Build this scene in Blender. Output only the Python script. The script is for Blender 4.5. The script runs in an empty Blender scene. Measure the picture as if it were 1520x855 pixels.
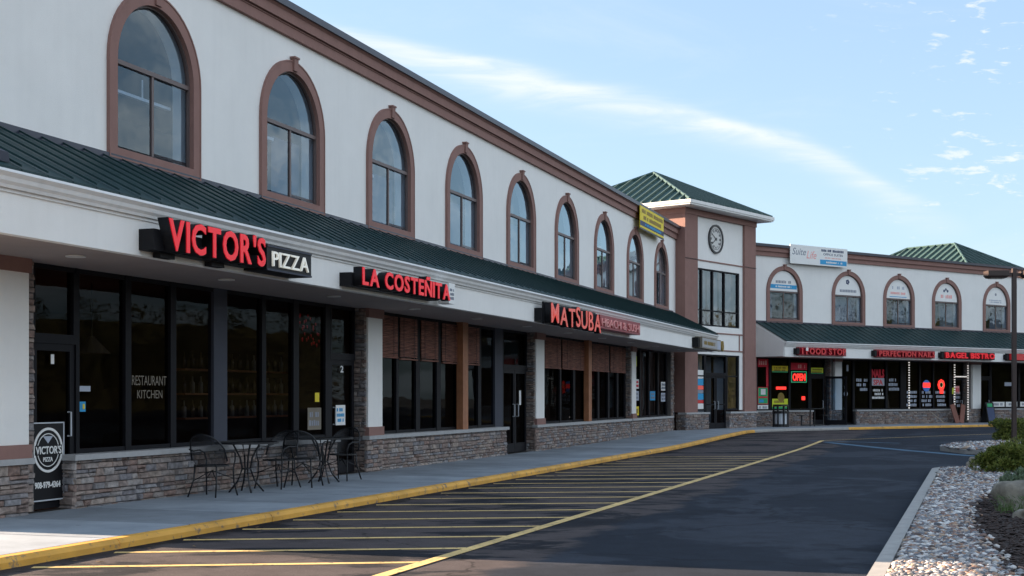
import bpy, bmesh, math, random
from mathutils import Vector, Matrix
R = math.radians
PI = math.pi
random.seed(11)
S = bpy.context.scene
C = S.collection

# ------------------------------------------------------------------ camera, world, sun, exposure
cam_d = bpy.data.cameras.new('camera'); cam = bpy.data.objects.new('camera', cam_d); C.objects.link(cam)
cam_d.sensor_width = 36.0; cam_d.lens = 36.0 * 2000 / 1520
cam_d.shift_y = 160.5 / 1520
cam_d.clip_start = 0.05; cam_d.clip_end = 2000
cam.location = (0, 0, 1.5); cam.rotation_euler = (R(90), 0, 0)
S.camera = cam
S.view_settings.view_transform = 'Standard'
S.view_settings.look = 'None'
S.view_settings.gamma = 1.0
S.view_settings.exposure = 2.24

SUN_EL, SUN_AZ = R(15.5), R(-72.5)          # azimuth from +Y towards +X
wd = bpy.data.worlds.new('World'); S.world = wd; wd.use_nodes = True
def build_world():
    nt = wd.node_tree; N = nt.nodes; L = nt.links; N.clear()
    out = N.new('ShaderNodeOutputWorld'); bg = N.new('ShaderNodeBackground')
    sky = N.new('ShaderNodeTexSky'); sky.sky_type = 'NISHITA'; sky.sun_disc = False
    sky.sun_elevation = SUN_EL; sky.sun_rotation = SUN_AZ
    sky.air_density = 1.0; sky.dust_density = 1.0; sky.ozone_density = 1.6; sky.altitude = 100
    bg.inputs['Strength'].default_value = 0.13
    tc = N.new('ShaderNodeTexCoord'); sep = N.new('ShaderNodeSeparateXYZ')
    L.new(tc.outputs['Generated'], sep.inputs[0])
    def math_(op, a, b=None, clamp=False):
        n = N.new('ShaderNodeMath'); n.operation = op; n.use_clamp = clamp
        for i, v in enumerate((a, b)):
            if v is None: continue
            if isinstance(v, (int, float)): n.inputs[i].default_value = v
            else: L.new(v, n.inputs[i])
        return n.outputs[0]
    X, Y, Z = sep.outputs
    Ys = math_('MAXIMUM', Y, 0.02)
    a = math_('DIVIDE', X, Ys); e = math_('DIVIDE', Z, Ys)
    front = math_('GREATER_THAN', Y, 0.1)
    comb = N.new('ShaderNodeCombineXYZ'); L.new(a, comb.inputs[0]); L.new(e, comb.inputs[1])
    def noise(scale, detail, rough, sx=1, sy=1, off=(0, 0, 0), rot=0, dist=0):
        mp = N.new('ShaderNodeMapping'); mp.inputs['Scale'].default_value = (sx, sy, 1)
        mp.inputs['Location'].default_value = off; mp.inputs['Rotation'].default_value = (0, 0, rot)
        L.new(comb.outputs[0], mp.inputs[0])
        n = N.new('ShaderNodeTexNoise'); n.inputs['Scale'].default_value = scale; n.inputs['Detail'].default_value = detail
        n.inputs['Roughness'].default_value = rough; n.inputs['Distortion'].default_value = dist
        L.new(mp.outputs[0], n.inputs['Vector']); return n.outputs[0]
    # long cirrus streak: centre height as a curve over bearing
    fc = N.new('ShaderNodeFloatCurve')
    ax = math_('ADD', math_('MULTIPLY', a, 1.0), 0.5)
    L.new(ax, fc.inputs['Value'])
    cv = fc.mapping.curves[0]
    pts = [(0.0, .31), (0.35, .268), (0.40, .257), (0.49, .2365), (0.57, .221), (0.645, .205), (0.72, .182), (0.79, .143), (1.0, .06)]
    cv.points[0].location = pts[0]; cv.points[1].location = pts[-1]
    for p in pts[1:-1]: cv.points.new(*p)
    fc.mapping.update()
    n1 = noise(3.0, 5, .6, 1.2, 5, (1.3, 0, 0), R(18), .4)
    wob = math_('MULTIPLY', math_('SUBTRACT', n1, .5), .035)
    d = math_('SUBTRACT', math_('ADD', e, wob), fc.outputs[0])
    # sharper on the upper edge, feathered below
    up = math_('DIVIDE', math_('MAXIMUM', d, 0), .007)
    dn = math_('DIVIDE', math_('MAXIMUM', math_('MULTIPLY', d, -1), 0), .015)
    g = math_('EXPONENT', math_('MULTIPLY', math_('ADD', math_('MULTIPLY', up, up), math_('MULTIPLY', dn, dn)), -1))
    def ramp(v, x0, x1):
        mr = N.new('ShaderNodeMapRange'); mr.interpolation_type = 'SMOOTHSTEP'
        mr.inputs['From Min'].default_value = x0; mr.inputs['From Max'].default_value = x1
        L.new(v, mr.inputs['Value']); return mr.outputs[0]
    n2 = noise(9, 8, .62, 1.0, 7.0, (4, 2, 0), R(15), 1.2)
    st = math_('MULTIPLY', g, math_('ADD', math_('MULTIPLY', ramp(n2, .32, .68), .62), .38), True)
    def ramp(v, x0, x1):
        mr = N.new('ShaderNodeMapRange'); mr.interpolation_type = 'SMOOTHSTEP'
        mr.inputs['From Min'].default_value = x0; mr.inputs['From Max'].default_value = x1
        L.new(v, mr.inputs['Value']); return mr.outputs[0]
    fade = math_('MULTIPLY', ramp(a, .36, .22), ramp(a, -.35, -.06))
    st = math_('MULTIPLY', math_('MULTIPLY', st, fade), .85)
    # small broken puffs to the right
    n3 = noise(38, 5, .6, 1.0, 3.2, (9, 7, 0), 0, .3)
    n4 = noise(5, 3, .5, 1, 1.6, (2, 5, 0))
    pf = ramp(math_('ADD', n3, math_('MULTIPLY', math_('SUBTRACT', n4, .5), .7)), .64, .78)
    pf = math_('MULTIPLY', pf, math_('MULTIPLY', ramp(a, .16, .38), .75))
    # veil of thin cirrus
    n5 = noise(4, 7, .65, .7, 3.2, (5, 1, 0), R(14), .8)
    veil = math_('MULTIPLY', ramp(n5, .50, .85), .22)
    cl = math_('MAXIMUM', math_('MAXIMUM', st, pf), veil, True)
    cl = math_('MULTIPLY', cl, front)
    # broken cloud added out of view, right and behind, brightened to lift shaded walls
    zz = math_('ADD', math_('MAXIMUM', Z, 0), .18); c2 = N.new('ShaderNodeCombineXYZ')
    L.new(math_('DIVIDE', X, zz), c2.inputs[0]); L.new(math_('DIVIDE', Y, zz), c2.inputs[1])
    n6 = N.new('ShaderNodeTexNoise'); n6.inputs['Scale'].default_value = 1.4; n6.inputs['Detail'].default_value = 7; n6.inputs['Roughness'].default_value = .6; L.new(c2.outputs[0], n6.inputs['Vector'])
    fill_cloud = math_('MULTIPLY', ramp(n6.outputs[0], .40, .62), math_('MAXIMUM', ramp(X, .45, .80), math_('MULTIPLY', ramp(Y, .0, -.6), .8)))
    mix = N.new('ShaderNodeMix'); mix.data_type = 'RGBA'
    L.new(cl, mix.inputs['Factor']); 
    grade = N.new('ShaderNodeMix'); grade.data_type = 'RGBA'; grade.blend_type = 'MULTIPLY'; grade.inputs['Factor'].default_value = 1
    grade.inputs['B'].default_value = (.68, .81, .955, 1)
    gm = N.new('ShaderNodeGamma'); gm.inputs[1].default_value = .45; L.new(sky.outputs[0], gm.inputs[0])
    L.new(gm.outputs[0], grade.inputs['A']); L.new(grade.outputs['Result'], mix.inputs['A'])
    mix.inputs['B'].default_value = (1.65, 1.72, 1.80, 1)
    m3 = N.new('ShaderNodeMix'); m3.data_type = 'RGBA'; L.new(mix.outputs['Result'], m3.inputs['A']); L.new(math_('MULTIPLY', fill_cloud, .9), m3.inputs['Factor'])
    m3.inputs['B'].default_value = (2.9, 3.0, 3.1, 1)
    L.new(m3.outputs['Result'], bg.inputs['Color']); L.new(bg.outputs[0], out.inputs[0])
build_world()

sd = bpy.data.lights.new('sun', 'SUN'); sun = bpy.data.objects.new('sun', sd); C.objects.link(sun)
sd.energy = 5.0; sd.angle = R(0.5); sd.color = (1.0, 0.76, 0.55)
sdir = Vector((math.sin(SUN_AZ) * math.cos(SUN_EL), math.cos(SUN_AZ) * math.cos(SUN_EL), math.sin(SUN_EL)))
sun.rotation_euler = (-sdir).to_track_quat('-Z', 'Y').to_euler()
sun.location = (-30, 10, 40)

# ------------------------------------------------------------------ materials
def nmat(name):
    m = bpy.data.materials.new(name); m.use_nodes = True
    return m, m.node_tree.nodes, m.node_tree.links, m.node_tree.nodes['Principled BSDF']
def mk(name, col, rough=.6, metal=0, var=.12, vscale=3, bump=0, bscale=80, emit=0, spec=.5, streak=0, coords='Object'):
    m, N, L, P = nmat(name)
    P.inputs['Roughness'].default_value = rough; P.inputs['Metallic'].default_value = metal
    P.inputs['Specular IOR Level'].default_value = spec
    tc = N.new('ShaderNodeTexCoord'); src = tc.outputs[coords]
    geo = N.new('ShaderNodeNewGeometry'); src = geo.outputs['Position']
    n = N.new('ShaderNodeTexNoise'); n.inputs['Scale'].default_value = vscale; n.inputs['Detail'].default_value = 6
    n.inputs['Roughness'].default_value = .65; L.new(src, n.inputs['Vector'])
    mr = N.new('ShaderNodeMapRange'); mr.inputs['From Min'].default_value = .25; mr.inputs['From Max'].default_value = .75
    mr.inputs['To Min'].default_value = 1 - var; mr.inputs['To Max'].default_value = 1 + var * .6
    L.new(n.outputs[0], mr.inputs['Value']); fac = mr.outputs[0]
    if streak:
        mp = N.new('ShaderNodeMapping'); mp.inputs['Scale'].default_value = (5, 5, .35); L.new(src, mp.inputs[0])
        n2 = N.new('ShaderNodeTexNoise'); n2.inputs['Scale'].default_value = 1.6; n2.inputs['Detail'].default_value = 5; L.new(mp.outputs[0], n2.inputs['Vector'])
        m2 = N.new('ShaderNodeMapRange'); m2.inputs['From Min'].default_value = .45; m2.inputs['From Max'].default_value = .8
        m2.inputs['To Min'].default_value = 1; m2.inputs['To Max'].default_value = 1 - streak; L.new(n2.outputs[0], m2.inputs['Value'])
        mm = N.new('ShaderNodeMath'); mm.operation = 'MULTIPLY'; L.new(fac, mm.inputs[0]); L.new(m2.outputs[0], mm.inputs[1]); fac = mm.outputs[0]
    vm = N.new('ShaderNodeVectorMath'); vm.operation = 'SCALE'; vm.inputs[0].default_value = col; L.new(fac, vm.inputs['Scale'])
    L.new(vm.outputs[0], P.inputs['Base Color'])
    if bump:
        b = N.new('ShaderNodeBump'); b.inputs['Strength'].default_value = bump; b.inputs['Distance'].default_value = .01
        nb = N.new('ShaderNodeTexNoise'); nb.inputs['Scale'].default_value = bscale; nb.inputs['Detail'].default_value = 4; L.new(src, nb.inputs['Vector'])
        L.new(nb.outputs[0], b.inputs['Height']); L.new(b.outputs[0], P.inputs['Normal'])
    if emit:
        P.inputs['Emission Color'].default_value = (*col, 1); P.inputs['Emission Strength'].default_value = emit
    return m

M = {}
M['stucco'] = mk('white stucco', (.85, .84, .81), .9, var=.05, vscale=1.2, bump=.35, bscale=120, streak=.03)
M['brown'] = mk('brown stucco trim', (.275, .152, .128), .85, var=.10, vscale=4, bump=.3, bscale=120, streak=.08)
M['brown_dark'] = mk('dark brown panel', (.045, .025, .025), .7, var=.15)
M['green'] = mk('green standing seam metal', (.008, .034, .035), .5, .0, var=.18, vscale=2, streak=.15, spec=.3)
M['green_tower'] = mk('sun-paled green metal', (.050, .098, .092), .5, .0, var=.15, vscale=2, spec=.3)  # lighter base colour stands in for sun sheen on the tower roofs
M['seam'] = mk('sun-paled seam metal', (.075, .12, .11), .5, var=.1)  # ribs paler than the panels, sunlit look put into the colour
M['gutter'] = mk('white painted gutter', (.74, .73, .71), .45, var=.06, streak=.10)
M['coping'] = mk('dark navy metal coping', (.02, .024, .045), .4, var=.1)
M['soffit'] = mk('beige soffit', (.36, .30, .28), .85, var=.08)
M['alum'] = mk('dark bronze aluminium', (.008, .008, .011), .55, .0, var=.1, spec=.15)
M['alum_grey'] = mk('grey aluminium post', (.055, .06, .08), .6, .0, var=.1, spec=.2)
M['sash'] = mk('brown window sash', (.13, .095, .09), .5, var=.08)
M['sill'] = mk('cast stone sill', (.40, .40, .40), .85, var=.15, vscale=8, bump=.3)
M['mortar'] = mk('grey mortar', (.12, .11, .105), .95, var=.2, vscale=20)
M['wood'] = mk('stained timber post', (.38, .155, .07), .55, var=.25, vscale=6, streak=.3)
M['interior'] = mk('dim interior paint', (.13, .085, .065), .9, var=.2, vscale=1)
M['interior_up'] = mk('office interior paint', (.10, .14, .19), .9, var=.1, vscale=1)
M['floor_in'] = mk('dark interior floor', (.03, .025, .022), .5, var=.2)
M['curtain'] = mk('grey curtain', (.20, .22, .27), .95, var=.1)
M['curtain_beige'] = mk('beige curtain', (.23, .17, .15), .95, var=.15)
M['blind_white'] = mk('white blind rail', (.75, .75, .75), .6)
M['lamp_lens'] = mk('frosted downlight lens', (.75, .72, .66), .4)
M['black'] = mk('black powder coat', (.010, .011, .014), .45, var=.2)
M['black_sign'] = mk('black sign metal', (.009, .009, .011), .5, spec=.2)
M['red'] = mk('red acrylic face', (.84, .010, .022), .45, var=.04, emit=.06)
M['red_dull'] = mk('dull red acrylic', (.50, .025, .03), .4, var=.15, emit=.03)
M['salmon'] = mk('salmon acrylic face', (.78, .10, .07), .4, var=.2, emit=.05)
M['maroon'] = mk('maroon sign cabinet', (.26, .006, .018), .4, var=.1)
M['pink_text'] = mk('pink lettering', (.85, .36, .34), .5)
M['white'] = mk('white acrylic', (.80, .80, .78), .4, var=.03)
M['white_lit'] = mk('white lit letters', (.85, .83, .75), .4, var=.02, emit=.05)
M['neon'] = mk('red neon', (1.0, .03, .02), .4, emit=.33)
M['neon_green'] = mk('green neon', (.03, .45, .2), .4, emit=.08)
M['neon_blue'] = mk('blue neon', (.03, .12, .4), .4, emit=.08)
M['yellow_print'] = mk('yellow print', (.80, .62, .02), .6, var=.05)
M['lime_print'] = mk('yellow green print', (.62, .70, .02), .6, var=.05)
M['green_print'] = mk('green print', (.01, .38, .14), .6)
M['red_print'] = mk('red print', (.65, .01, .035), .6)
M['blue_print'] = mk('blue print', (.02, .32, .62), .6)
M['navy_print'] = mk('navy print', (.022, .045, .12), .6)
M['grey_print'] = mk('grey print', (.25, .27, .32), .6)
M['brown_print'] = mk('brown print', (.25, .16, .02), .6)
M['pale_print'] = mk('pale print', (.42, .46, .54), .7, var=.1)
M['etched'] = mk('etched lettering', (.20, .17, .13), .7)
M['bulb'] = mk('warm white bulb', (.9, .85, .8), .4, emit=.12)
M['concrete_curb'] = mk('concrete kerb', (.34, .33, .31), .9, var=.2, vscale=6, bump=.3)
M['terracotta'] = mk('reddish board', (.22, .085, .06), .7, var=.2)
M['stick'] = mk('pale stick', (.40, .34, .28), .8)
M['trash_panel'] = mk('grey bin panel', (.55, .58, .62), .7, var=.15)
M['clockface'] = mk('clock face', (.66, .655, .63), .7, var=.03)
M['amber'] = mk('amber lamp glass', (1.0, .35, .10), .4, emit=3.0)
M['screen'] = mk('pale inner screen', (.30, .36, .42), .9)
M['litter'] = mk('dry leaf', (.16, .10, .05), .8, var=.4, vscale=20)
M['bottle'] = mk('bottle glass', (.10, .07, .05), .15, var=.3)
M['bottle_pale'] = mk('pale bottle', (.24, .24, .22), .3, var=.3)
M['mulch'] = mk('dark mulch', (.040, .024, .019), .95, var=.5, vscale=30, bump=1, bscale=60)
M['soil'] = mk('grey bed base', (.10, .095, .09), .95, var=.3, vscale=25)
M['grass'] = mk('grass blades', (.06, .11, .025), .7, var=.3, vscale=8)
M['lamp_post'] = mk('dark bronze lamp post', (.05, .032, .028), .45, .2, var=.15)
M['bark'] = mk('bark', (.07, .05, .035), .9, var=.3, vscale=12)

def stone_mat():
    m, N, L, P = nmat('ledgestone')
    oi = N.new('ShaderNodeObjectInfo'); geo = N.new('ShaderNodeNewGeometry')
    add = N.new('ShaderNodeMath'); add.operation = 'ADD'; L.new(oi.outputs['Random'], add.inputs[0]); L.new(geo.outputs['Random Per Island'], add.inputs[1])
    fr = N.new('ShaderNodeMath'); fr.operation = 'FRACT'; L.new(add.outputs[0], fr.inputs[0])
    cr = N.new('ShaderNodeValToRGB'); cr.color_ramp.interpolation = 'CONSTANT'
    cols = [(0.297, 0.232, 0.201), (0.243, 0.182, 0.158), (0.229, 0.214, 0.216), (0.326, 0.265, 0.227), (0.211, 0.160, 0.144), (0.269, 0.214, 0.191), (0.193, 0.182, 0.191), (0.290, 0.250, 0.230), (0.254, 0.175, 0.147), (0.319, 0.286, 0.270), (0.233, 0.196, 0.180), (0.269, 0.261, 0.270)]
    els = cr.color_ramp.elements
    while len(els) < len(cols): els.new(.5)
    for i, c in enumerate(cols): els[i].position = i / len(cols); els[i].color = (*c, 1)
    L.new(fr.outputs[0], cr.inputs[0])
    n = N.new('ShaderNodeTexNoise'); n.inputs['Scale'].default_value = 14; n.inputs['Detail'].default_value = 7; L.new(geo.outputs['Position'], n.inputs['Vector'])
    mr = N.new('ShaderNodeMapRange'); mr.inputs['From Min'].default_value = .3; mr.inputs['From Max'].default_value = .7; mr.inputs['To Min'].default_value = .6; mr.inputs['To Max'].default_value = 1.3; L.new(n.outputs[0], mr.inputs['Value'])
    vm = N.new('ShaderNodeVectorMath'); vm.operation = 'SCALE'; L.new(cr.outputs[0], vm.inputs[0]); L.new(mr.outputs[0], vm.inputs['Scale'])
    L.new(vm.outputs[0], P.inputs['Base Color']); P.inputs['Roughness'].default_value = .85
    b = N.new('ShaderNodeBump'); b.inputs['Strength'].default_value = .8; b.inputs['Distance'].default_value = .015
    nb = N.new('ShaderNodeTexNoise'); nb.inputs['Scale'].default_value = 45; nb.inputs['Detail'].default_value = 5; L.new(geo.outputs['Position'], nb.inputs['Vector'])
    L.new(nb.outputs[0], b.inputs['Height']); L.new(b.outputs[0], P.inputs['Normal'])
    return m
M['stone'] = stone_mat()

def pebble_mat():
    m, N, L, P = nmat('river gravel')
    geo = N.new('ShaderNodeNewGeometry')
    cr = N.new('ShaderNodeValToRGB'); cr.color_ramp.interpolation = 'CONSTANT'
    cols = [(.28, .28, .29), (.13, .14, .16), (.45, .43, .41), (.30, .18, .12), (.09, .09, .10), (.52, .51, .50), (.20, .13, .11), (.18, .19, .21), (.40, .30, .22), (.10, .075, .07), (.66, .65, .63), (.24, .23, .22)]
    els = cr.color_ramp.elements
    while len(els) < len(cols): els.new(.5)
    for i, c in enumerate(cols): els[i].position = i / len(cols); els[i].color = (*c, 1)
    L.new(geo.outputs['Random Per Island'], cr.inputs[0])
    n = N.new('ShaderNodeTexNoise'); n.inputs['Scale'].default_value = 40; L.new(geo.outputs['Position'], n.inputs['Vector'])
    mr = N.new('ShaderNodeMapRange'); mr.inputs['To Min'].default_value = .75; mr.inputs['To Max'].default_value = 1.2; L.new(n.outputs[0], mr.inputs['Value'])
    vm = N.new('ShaderNodeVectorMath'); vm.operation = 'SCALE'; L.new(cr.outputs[0], vm.inputs[0]); L.new(mr.outputs[0], vm.inputs['Scale'])
    L.new(vm.outputs[0], P.inputs['Base Color']); P.inputs['Roughness'].default_value = .7
    return m
M['pebble'] = pebble_mat()

def asphalt_mat():
    m, N, L, P = nmat('asphalt')
    geo = N.new('ShaderNodeNewGeometry'); pos = geo.outputs['Position']
    def noise(sc, det=6, rough=.6, scale=(1, 1, 1), dist=0):
        mp = N.new('ShaderNodeMapping'); mp.inputs['Scale'].default_value = scale; mp.inputs['Rotation'].default_value = (0, 0, R(-8)); L.new(pos, mp.inputs[0])
        n = N.new('ShaderNodeTexNoise'); n.inputs['Scale'].default_value = sc; n.inputs['Detail'].default_value = det; n.inputs['Roughness'].default_value = rough
        n.inputs['Distortion'].default_value = dist; L.new(mp.outputs[0], n.inputs['Vector']); return n.outputs[0]
    def rng(v, a, b, c, d):
        r = N.new('ShaderNodeMapRange'); r.interpolation_type = 'SMOOTHSTEP'
        for k, x in zip(('From Min', 'From Max', 'To Min', 'To Max'), (a, b, c, d)): r.inputs[k].default_value = x
        L.new(v, r.inputs['Value']); return r.outputs[0]
    def mathn(op, a, b):
        n = N.new('ShaderNodeMath'); n.operation = op
        for i, v in enumerate((a, b)):
            if isinstance(v, (int, float)): n.inputs[i].default_value = v
            else: L.new(v, n.inputs[i])
        return n.outputs[0]
    # worn strip beside the stalls: sealcoat boundary follows the shops' line
    sep = N.new('ShaderNodeSeparateXYZ'); L.new(pos, sep.inputs[0])
    w = mathn('ADD', mathn('MULTIPLY', sep.outputs[0], .9455), mathn('MULTIPLY', sep.outputs[1], -.3256))   # = w - 10.6
    w = mathn('ADD', w, 10.6)
    wn = mathn('ADD', w, mathn('MULTIPLY', mathn('SUBTRACT', noise(.8, 6, .6), .5), 1.4))
    seal = rng(wn, 6.6, 6.85, 0, 1)
    patch = rng(noise(.30, 9, .68, (1, .75, 1), .5), .50, .56, 0, 1)       # worn pale areas
    dark = rng(noise(.6, 8, .66, (.7, 1.5, 1), .5), .50, .56, 0, 1)         # tar-dark areas among the stalls
    gut = rng(mathn('ADD', w, mathn('MULTIPLY', mathn('SUBTRACT', noise(3, 6, .7), .5), .5)), 2.75, 3.05, .45, 1)
    vor = N.new('ShaderNodeTexVoronoi'); vor.feature = 'DISTANCE_TO_EDGE'; vor.inputs['Scale'].default_value = .22
    wmp = N.new('ShaderNodeVectorMath'); wmp.operation = 'ADD'; nd = N.new('ShaderNodeTexNoise'); nd.inputs['Scale'].default_value = 1.2; nd.inputs['Detail'].default_value = 6; L.new(pos, nd.inputs['Vector']); L.new(pos, wmp.inputs[0]); L.new(nd.outputs['Color'], wmp.inputs[1]); L.new(wmp.outputs[0], vor.inputs['Vector'])
    crack = rng(vor.outputs[0], .0, .006, .45, 1)
    stain = rng(noise(1.1, 4, .5), .60, .68, 1, .72)
    fine = rng(noise(60, 4, .7), .3, .7, .7, 1.3)
    med = rng(noise(3, 5, .6), .3, .7, .85, 1.12)
    mixa = N.new('ShaderNodeMix'); mixa.data_type = 'RGBA'; mixa.inputs['A'].default_value = (.078, .065, .064, 1); mixa.inputs['B'].default_value = (.016, .017, .022, 1); L.new(dark, mixa.inputs['Factor'])
    mixb = N.new('ShaderNodeMix'); mixb.data_type = 'RGBA'; mixb.inputs['A'].default_value = (.017, .022, .032, 1); mixb.inputs['B'].default_value = (.034, .040, .053, 1); L.new(patch, mixb.inputs['Factor'])
    mixc = N.new('ShaderNodeMix'); mixc.data_type = 'RGBA'; L.new(seal, mixc.inputs['Factor']); L.new(mixa.outputs['Result'], mixc.inputs['A']); L.new(mixb.outputs['Result'], mixc.inputs['B'])
    vm = N.new('ShaderNodeVectorMath'); vm.operation = 'SCALE'; L.new(mixc.outputs['Result'], vm.inputs[0]); L.new(mathn('MULTIPLY', mathn('MULTIPLY', mathn('MULTIPLY', fine, med), mathn('MULTIPLY', gut, crack)), stain), vm.inputs['Scale'])
    L.new(vm.outputs[0], P.inputs['Base Color']); P.inputs['Roughness'].default_value = .9; P.inputs['Specular IOR Level'].default_value = .15
    b = N.new('ShaderNodeBump'); b.inputs['Strength'].default_value = .5; b.inputs['Distance'].default_value = .008
    L.new(noise(110, 3, .6), b.inputs['Height']); L.new(b.outputs[0], P.inputs['Normal'])
    return m
M['asphalt'] = asphalt_mat()

def paint_mat(name, col, under, wear=.5, sc=9):
    m, N, L, P = nmat(name)
    geo = N.new('ShaderNodeNewGeometry'); n = N.new('ShaderNodeTexNoise'); n.inputs['Scale'].default_value = sc; n.inputs['Detail'].default_value = 9; n.inputs['Roughness'].default_value = .72
    L.new(geo.outputs['Position'], n.inputs['Vector'])
    r = N.new('ShaderNodeMapRange'); r.inputs['From Min'].default_value = wear; r.inputs['From Max'].default_value = wear + .07; L.new(n.outputs[0], r.inputs['Value'])
    n2 = N.new('ShaderNodeTexNoise'); n2.inputs['Scale'].default_value = 1.7; n2.inputs['Detail'].default_value = 6; L.new(geo.outputs['Position'], n2.inputs['Vector'])
    r2 = N.new('ShaderNodeMapRange'); r2.inputs['From Min'].default_value = .3; r2.inputs['From Max'].default_value = .7; r2.inputs['To Min'].default_value = .7; r2.inputs['To Max'].default_value = 1.12; L.new(n2.outputs[0], r2.inputs['Value'])
    mx = N.new('ShaderNodeMix'); mx.data_type = 'RGBA'; mx.inputs['A'].default_value = (*col, 1); mx.inputs['B'].default_value = (*under, 1); L.new(r.outputs[0], mx.inputs['Factor'])
    vm = N.new('ShaderNodeVectorMath'); vm.operation = 'SCALE'; L.new(mx.outputs['Result'], vm.inputs[0]); L.new(r2.outputs[0], vm.inputs['Scale'])
    L.new(vm.outputs[0], P.inputs['Base Color']); P.inputs['Roughness'].default_value = .7
    return m
M['yellow_line'] = paint_mat('faded yellow line paint', (.72, .50, .19), (.05, .047, .045), .56, 14)
M['yellow_curb'] = paint_mat('yellow kerb paint', (.72, .37, .055), (.25, .17, .10), .56, 7)
M['blue_line'] = paint_mat('blue line paint', (.03, .11, .19), (.04, .045, .055), .55, 5)

def slab_mat():
    m, N, L, P = nmat('broomed concrete')
    geo = N.new('ShaderNodeNewGeometry'); oi = N.new('ShaderNodeObjectInfo')
    n = N.new('ShaderNodeTexNoise'); n.inputs['Scale'].default_value = 1.3; n.inputs['Detail'].default_value = 8; n.inputs['Roughness'].default_value = .65; L.new(geo.outputs['Position'], n.inputs['Vector'])
    r = N.new('ShaderNodeMapRange'); r.inputs['From Min'].default_value = .3; r.inputs['From Max'].default_value = .7; r.inputs['To Min'].default_value = .72; r.inputs['To Max'].default_value = 1.15; L.new(n.outputs[0], r.inputs['Value'])
    r2 = N.new('ShaderNodeMapRange'); r2.inputs['To Min'].default_value = .76; r2.inputs['To Max'].default_value = 1.12; L.new(oi.outputs['Random'], r2.inputs['Value'])
    mm = N.new('ShaderNodeMath'); mm.operation = 'MULTIPLY'; L.new(r.outputs[0], mm.inputs[0]); L.new(r2.outputs[0], mm.inputs[1])
    vm = N.new('ShaderNodeVectorMath'); vm.operation = 'SCALE'; vm.inputs[0].default_value = (.28, .32, .36); L.new(mm.outputs[0], vm.inputs['Scale'])
    L.new(vm.outputs[0], P.inputs['Base Color']); P.inputs['Roughness'].default_value = .85
    vo = N.new('ShaderNodeTexVoronoi'); vo.inputs['Scale'].default_value = 2.2; L.new(geo.outputs['Position'], vo.inputs['Vector'])
    vr = N.new('ShaderNodeMapRange'); vr.inputs['From Min'].default_value = .05; vr.inputs['From Max'].default_value = .075; vr.inputs['To Min'].default_value = .6; vr.inputs['To Max'].default_value = 1; L.new(vo.outputs['Distance'], vr.inputs['Value'])
    v2 = N.new('ShaderNodeVectorMath'); v2.operation = 'SCALE'; L.new(vm.outputs[0], v2.inputs[0]); L.new(vr.outputs[0], v2.inputs['Scale']); L.new(v2.outputs[0], P.inputs['Base Color'])
    b = N.new('ShaderNodeBump'); b.inputs['Strength'].default_value = .25; b.inputs['Distance'].default_value = .005
    nb = N.new('ShaderNodeTexNoise'); nb.inputs['Scale'].default_value = 90; L.new(geo.outputs['Position'], nb.inputs['Vector']); L.new(nb.outputs[0], b.inputs['Height']); L.new(b.outputs[0], P.inputs['Normal'])
    return m
M['slab'] = slab_mat()

def glass_mat(name, tint, k=1.7, wav=.02, cap=1.0):
    m, N, L, P = nmat(name); N.remove(P)
    out = [n for n in N if n.type == 'OUTPUT_MATERIAL'][0]
    tr = N.new('ShaderNodeBsdfTransparent'); tr.inputs[0].default_value = (*tint, 1)
    gl = N.new('ShaderNodeBsdfGlossy'); gl.inputs['Roughness'].default_value = .012; gl.inputs['Color'].default_value = (cap * .80, cap * .93, cap, 1)
    geo = N.new('ShaderNodeNewGeometry')
    dt = N.new('ShaderNodeVectorMath'); dt.operation = 'DOT_PRODUCT'; L.new(geo.outputs['Normal'], dt.inputs[0]); L.new(geo.outputs['Incoming'], dt.inputs[1])
    def mt(op, a, b=None):
        q = N.new('ShaderNodeMath'); q.operation = op; q.use_clamp = op == 'MULTIPLY_ADD'
        for i_, v_ in enumerate((a, b)):
            if v_ is None: continue
            if isinstance(v_, (int, float)): q.inputs[i_].default_value = v_
            else: L.new(v_, q.inputs[i_])
        return q
    pw = mt('POWER', mt('SUBTRACT', 1.0, mt('ABSOLUTE', dt.outputs['Value']).outputs[0]).outputs[0], 5.0)
    mu = mt('MULTIPLY_ADD', pw.outputs[0], .95 * k); mu.inputs[2].default_value = .042 * k; n = N.new('ShaderNodeTexNoise'); n.inputs['Scale'].default_value = 1.1; n.inputs['Detail'].default_value = 2; L.new(geo.outputs['Position'], n.inputs['Vector'])
    b = N.new('ShaderNodeBump'); b.inputs['Strength'].default_value = wav; b.inputs['Distance'].default_value = .25; L.new(n.outputs[0], b.inputs['Height'])
    L.new(b.outputs[0], gl.inputs['Normal'])
    ms = N.new('ShaderNodeMixShader'); L.new(mu.outputs[0], ms.inputs[0]); L.new(tr.outputs[0], ms.inputs[1]); L.new(gl.outputs[0], ms.inputs[2])
    L.new(ms.outputs[0], out.inputs['Surface'])
    return m
M['glass'] = glass_mat('tinted shop glass', (.42, .40, .40), .6, .01, .30)
M['glass_up'] = glass_mat('window glass', (.60, .70, .80), 1.9, .03)

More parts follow.
